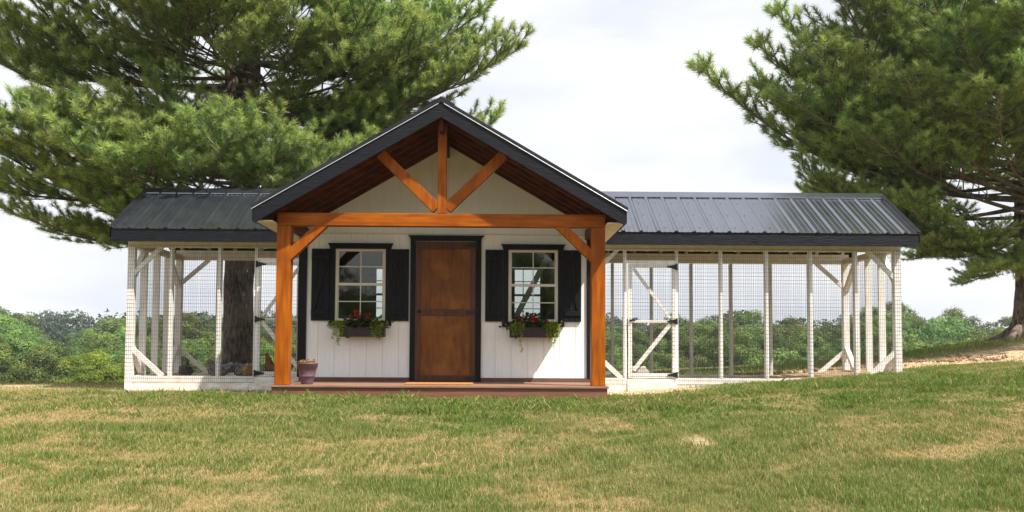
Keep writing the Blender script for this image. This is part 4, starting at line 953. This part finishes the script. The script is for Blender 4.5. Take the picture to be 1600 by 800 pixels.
# ---------------------------------------------------------------- broadleaf trees in the valley
def crown_mesh(name, seed, rx, rz, nclump, nleaf, size, mat, tone_shift=0.0):
    r_ = np.random.default_rng(seed); P = []; N = []; T = []; 
    c = r_.normal(0, 1, (nclump, 3)); c /= np.linalg.norm(c, axis=1, keepdims=True); c[:, 2] = np.where(c[:, 2] < -0.2, c[:, 2]*0.9, c[:, 2])
    c *= r_.uniform(0.45, 1.0, (nclump, 1)); cr = r_.uniform(0.18, 0.34, nclump)*rx
    cen = c*np.array([rx*0.85, rx*0.85, rz*0.85]); ct = r_.uniform(0.05, 0.85, nclump)
    for i in range(nclump):
        m_ = int(nleaf*(cr[i]/(0.26*rx))**2); d = r_.normal(0, 1, (m_, 3)); d /= np.linalg.norm(d, axis=1, keepdims=True); d[:, 2] = np.where(d[:, 2] < -0.3, -d[:, 2], d[:, 2])
        rr = cr[i]*(0.72+0.38*r_.random((m_, 1)))*(1+0.25*np.sin(d[:, :1]*7+i)*np.cos(d[:, 1:2]*6))
        P.append(cen[i]+d*rr*np.array([1, 1, 0.8])); N.append(d+r_.normal(0, 0.38, (m_, 3))); T.append(np.clip(ct[i]+r_.normal(0, 0.14, m_)+tone_shift, 0, 1))
    P = np.concatenate(P); N = np.concatenate(N); T = np.concatenate(T); N /= np.linalg.norm(N, axis=1, keepdims=True)
    a = np.cross(N, r_.normal(0, 1, N.shape)); a /= np.linalg.norm(a, axis=1, keepdims=True); b = np.cross(N, a); s = size*r_.uniform(0.6, 1.3, (len(P), 1))
    V = np.stack([P-a*s*0.5, P+b*s*0.32, P+a*s*0.5, P-b*s*0.32], 1).reshape(-1, 3)
    return np_mesh(name, V, np.arange(len(V)).reshape(-1, 4), mat, np.repeat(T, 4))
CR = [crown_mesh('crown', 20+i, 4.0, 4.6+0.6*(i % 3), 80, 420, 0.20, 'leaf') for i in range(5)]
CRB = crown_mesh('crown', 31, 3.4, 4.2, 60, 420, 0.19, 'leaf_bright'); CRO = crown_mesh('crown', 33, 3.6, 3.2, 50, 420, 0.19, 'leaf_olive')
tm = MB().tube([(0, 0, -8), (0.1, 0, -4), (0, 0.1, 0), (0.2, 0, 2)], [0.28, 0.22, 0.16, 0.05], 8)
tme = bpy.data.meshes.new('trunk'); tme.from_pydata(tm.v, [], tm.f); tme.materials.append(M['twig'])
F_PX = 1465.0
def top_z(v, D): return 0.5265 + (550-v)*D/F_PX
def broad_tree(x, y, ztop, sc, crown, label, group):
    gz = float(ground(x, y)); r_h = 4.6*sc
    t = thing('broadleaf_tree', label, 'tree', (x, y, gz), group)
    cz = ztop-r_h-gz
    c = link('crown', crown, t, (0, 0, cz)); c.scale = (sc*random.uniform(0.9, 1.2), sc*random.uniform(0.9, 1.15), sc); c.rotation_euler = (0, 0, random.uniform(0, 6.28)); c['kind'] = 'stuff'
    k = link('trunk', tme, t, (0, 0, cz)); k.scale = (sc, sc, max(sc, (cz+0.5)/8.0))
    return t
PLACE = {'L': 'the wood left of the coop', 'M': 'the wood behind the right run', 'R': 'the wood beside the right pine'}
LOOK = {0: 'low bushy tree in the front row of ', 1: 'rounded tree in the second row of ', 2: 'taller tree in the third row of ', 3: 'tall hazy tree in the back row of '}
def tree_row(rank, D, us, vs, sc, jit=5):
    for u, v in zip(us, vs):
        x = (u-776)/F_PX*D; y = D+random.uniform(-jit, jit)
        k = 'L' if u < 700 else 'M' if u < 1415 else 'R'
        lab = LOOK[rank]+PLACE[k]; grp = lab.replace('tree in', 'trees in')
        broad_tree(x, y, float(top_z(v, y)), sc*random.uniform(0.65, 1.35), random.choice(CR), lab, grp)
def row(u0, u1, n): return [u0+(u1-u0)*(i+0.5)/n+random.uniform(-12, 12) for i in range(n)]
def skyline(u):
    """height in the picture of the wood's rear tops along the valley"""
    return float(np.interp(u, [-200, 30, 60, 110, 190, 330, 700, 1000, 1130, 1300, 1430, 1500, 1560, 1800], [482, 486, 500, 512, 490, 494, 500, 494, 490, 486, 476, 492, 488, 496]))
for u0, u1, n_ in ((-180, 760, (22, 20, 20, 18)), (775, 1800, (24, 22, 22, 20))):
    us = row(u0, u1, n_[0]); tree_row(0, 70, us, [skyline(u)+random.uniform(42, 80) for u in us], 0.58)
    us = row(u0, u1, n_[1]); tree_row(1, 86, us, [skyline(u)+random.uniform(18, 52) for u in us], 0.68)
    us = row(u0, u1, n_[2]); tree_row(2, 106, us, [skyline(u)+random.uniform(2, 28) for u in us], 0.80)
    us = row(u0, u1, n_[3]); tree_row(3, 136, us, [skyline(u)+random.uniform(-3, 13) for u in us], 0.95, 8)
broad_tree((155-776)/F_PX*63, 63, float(top_z(541, 63)), 0.62, CRB, 'bright yellow-green tree at the wood edge left of the left run', None)
broad_tree((1556-776)/F_PX*80, 80, float(top_z(503, 80)), 0.62, CRO, 'olive-brown tree among the green ones, left of the right pine trunk', None)
for (x, y, sc) in ((-20, -30, 1.0), (-12, -34, 1.1), (-4.5, -31, 0.95), (3, -35, 1.15), (10, -30, 1.0), (18, -33, 1.1)):
    broad_tree(x, y, float(ground(x, y))+8.6*sc, sc, CR[0], 'broadleaf tree standing behind the photographer, mirrored in the coop windows', 'trees behind the photographer')
# far wooded ridge
def far_woods():
    Vs = []; Ts = []; r_ = np.random.default_rng(5)
    n = 300
    X = r_.uniform(-300, 330, n); Y = 160+r_.random(n)**1.1*200
    for x, y in zip(X, Y):
        gz = float(ground(x, y)); rx = r_.uniform(4.0, 6.5); cz = gz+r_.uniform(3.5, 6.0)
        m_ = 1250 if y < 260 else 900; d = r_.normal(0, 1, (m_, 3)); d /= np.linalg.norm(d, axis=1, keepdims=True)
        lump = 1+0.22*np.sin(d[:, :1]*6+x)*np.cos(d[:, 1:2]*5+y)+0.13*np.sin(d[:, 2:]*11)+0.10*np.sin(d[:, :1]*17+y)*np.sin(d[:, 2:]*15)
        P = np.array([x, y, cz])+d*rx*lump*np.array([1, 1, 1.0]); N = d+r_.normal(0, 0.5, d.shape); N /= np.linalg.norm(N, axis=1, keepdims=True)
        a = np.cross(N, r_.normal(0, 1, N.shape)); a /= np.linalg.norm(a, axis=1, keepdims=True); b = np.cross(N, a); s = r_.uniform(0.6, 1.0, (m_, 1))
        Vs.append(np.stack([P-a*s*0.5, P+a*s*0.5, P+b*s*0.9], 1).reshape(-1, 3)); Ts.append(np.repeat(np.clip(r_.uniform(0.1, 0.8)+r_.normal(0, 0.12, m_), 0, 1), 3))
    V = np.concatenate(Vs); return np_mesh('distant_woods', V, np.arange(len(V)).reshape(-1, 3), 'leaf_far', np.concatenate(Ts))
fw = link('distant_woods', far_woods()); tag(fw, 'hazy green woods covering the far ridge beyond the valley', 'woods', kind='stuff')

# ---------------------------------------------------------------- the lawn's grass
def grass():
    Vs = []; Fs = []; Ts = []; base = 0
    bands = [(4.6, 6.4, 4.6, 14500, 0.036, 0.0033), (6.4, 8.6, 5.8, 9500, 0.036, 0.0042), (8.6, 11.0, 7.4, 5600, 0.036, 0.0054), (11.0, 14.6, 10.0, 3200, 0.036, 0.0072), (14.6, 22.0, 13.0, 380, 0.08, 0.016)]
    for y0, y1, hw, den, h, w in bands+[(D1-0.16, D1-0.035, 0, 0, 0.036, 0.0045)]:
        edge = hw == 0
        if edge: n = 2600; x = rng.uniform(HX-HW-0.3, HX+HW+0.12, n); y = rng.uniform(y0, y1, n)
        else: n = int((y1-y0)*2*hw*den); x = rng.uniform(-hw, hw+0.6, n); y = rng.uniform(y0, y1, n)
        # tussocks: pull blades together
        tx = rng.normal(0, 0.02, n); x = np.round(x/0.09+fbm(x, y, 3, 2, 2)*0.8)*0.09*0.5+x*0.5+tx
        dr = dryness(x, y); br = bare(x, y)
        keep = rng.random(n) > br*0.93
        keep &= ~((x > HX-HW-0.05) & (x < HX+HW+0.05) & (y > D1-0.02) & (y < 15))
        keep &= ~((x > RX0-0.02) & (x < RX1+0.03) & (y > FY0-0.02) & (y < BY1+0.05))
        keep &= ~((x < 0) & (y > 17.5))
        x, y, dr = x[keep], y[keep], dr[keep]; n = len(x); z = ground(x, y)
        tu = np.maximum(sstep(0.50, 0.66, fbm(x, y*1.2, 4.2, 81, 3)), 0.9*sstep(0.56, 0.66, fbm(x, y*1.6, 1.6, 91, 3)))
        hh = h*(0.45+0.8*rng.random(n))*(1.0-0.35*dr)*(0.5+0.9*fbm(x, y, 1.7, 51, 3))*(0.8+0.75*tu)
        dr = dr*(1-0.7*tu)
        tall = rng.random(n) < 0.018; hh = np.where(tall, hh*1.9, hh)
        a = rng.uniform(0, 2*np.pi, n); lean = rng.uniform(0.1, 1.0, n)*hh*0.9; ca, sa = np.cos(a), np.sin(a); f = rng.uniform(0, 2*np.pi, n)
        wx, wy = np.cos(f)*w/2, np.sin(f)*w/2
        b0 = np.stack([x-wx, y-wy, z-0.004], 1); b1 = np.stack([x+wx, y+wy, z-0.004], 1)
        m0 = np.stack([x+ca*lean*0.35-wx*0.8, y+sa*lean*0.35-wy*0.8, z+hh*0.62], 1); m1 = np.stack([x+ca*lean*0.35+wx*0.8, y+sa*lean*0.35+wy*0.8, z+hh*0.62], 1)
        tp = np.stack([x+ca*lean, y+sa*lean, z+hh], 1)
        isdry = rng.random(n) < np.clip(0.10+dr*0.70+0.10*sstep(7.5, 5.5, y)+0.10*sstep(0, -4, x)*sstep(7.5, 9.5, y)-0.16*sstep(-0.5, 3.5, x)*sstep(6.6, 8.5, y), 0.05, 0.85)
        tone = np.where(isdry, rng.uniform(0.5, 1.0, n), np.clip(rng.normal(0.16, 0.12, n)+0.5*(fbm(x, y, 1.1, 71, 3)-0.5)-0.10*tu, 0, 0.5))
        if y0 < 11:
            Vs.append(np.stack([b0, b1, m0, m1, tp], 1).reshape(-1, 3)); k = np.arange(n)[:, None]*5+base
            Fs.append(np.concatenate([k+np.array([[0, 1, 3]]), k+np.array([[0, 3, 2]]), k+np.array([[2, 3, 4]])], 0) if y0 < 8 else np.concatenate([k+np.array([[0, 1, 3]]), k+np.array([[0, 3, 4]])], 0)); Ts.append(np.repeat(tone, 5)); base += 5*n
        else:
            Vs.append(np.stack([b0, b1, tp], 1).reshape(-1, 3)); k = np.arange(n)[:, None]*3+base; Fs.append(k+np.array([[0, 1, 2]])); Ts.append(np.repeat(tone, 3)); base += 3*n
        print('grass', y0, n)
    return np_mesh('lawn_grass', np.concatenate(Vs), np.concatenate(Fs), 'grass', np.concatenate(Ts))
gr = link('lawn_grass', grass()); tag(gr, 'patchy green and straw-dry grass of the lawn in front of the coop', 'grass', kind='stuff')
# turned earth right of the run
cl = MB(); r_ = random.Random(3)
for k in range(300):
    if k < 120: x = r_.uniform(6.9, 8.1); y = 15.4+r_.gauss(0, 0.5)+0.12*(x-7.8)+0.3*math.sin(x*4)
    else: x = r_.uniform(3.6, 6.4); y = 15.0+r_.gauss(0, 0.28)
    z = float(ground(x, y)); s = r_.uniform(0.012, 0.055)
    v = []
    for q in ((1, 0, 0), (-1, 0, 0), (0, 1, 0), (0, -1, 0), (0, 0, 1), (0, 0, -1)):
        e = s*r_.uniform(0.6, 1.3); v.append((x+q[0]*e, y+q[1]*e, z+0.02+q[2]*e*0.8))
    cl.add(v, [(0, 2, 4), (2, 1, 4), (1, 3, 4), (3, 0, 4), (2, 0, 5), (1, 2, 5), (3, 1, 5), (0, 3, 5)])
M['clod'] = noise_mat('turned_earth', (0.20, 0.12, 0.07), (0.36, 0.24, 0.15), (1, 1, 1), 12, 0.95, 0.5)
co_ = cl.build('loose_earth', 'clod'); tag(co_, 'brown turned earth clods on the bare strip behind and right of the right run', 'earth', kind='stuff')

# ---------------------------------------------------------------- haze
hz = MB().box(-423, 423, -143, 483, -25, 40).build('haze', 'soil'); tag(hz, 'thin summer haze lying over the valley and the far woods', 'haze', kind='stuff')
m = bpy.data.materials.new('summer_haze'); m.use_nodes = True; t = m.node_tree; t.nodes.clear()
o_ = t.nodes.new('ShaderNodeOutputMaterial'); v_ = t.nodes.new('ShaderNodeVolumePrincipled'); v_.inputs['Density'].default_value = 0.00038
v_.inputs['Color'].default_value = (0.86, 0.92, 1.0, 1); v_.inputs['Anisotropy'].default_value = 0.2
t.links.new(v_.outputs[0], o_.inputs['Volume']); hz.data.materials.clear(); hz.data.materials.append(m)
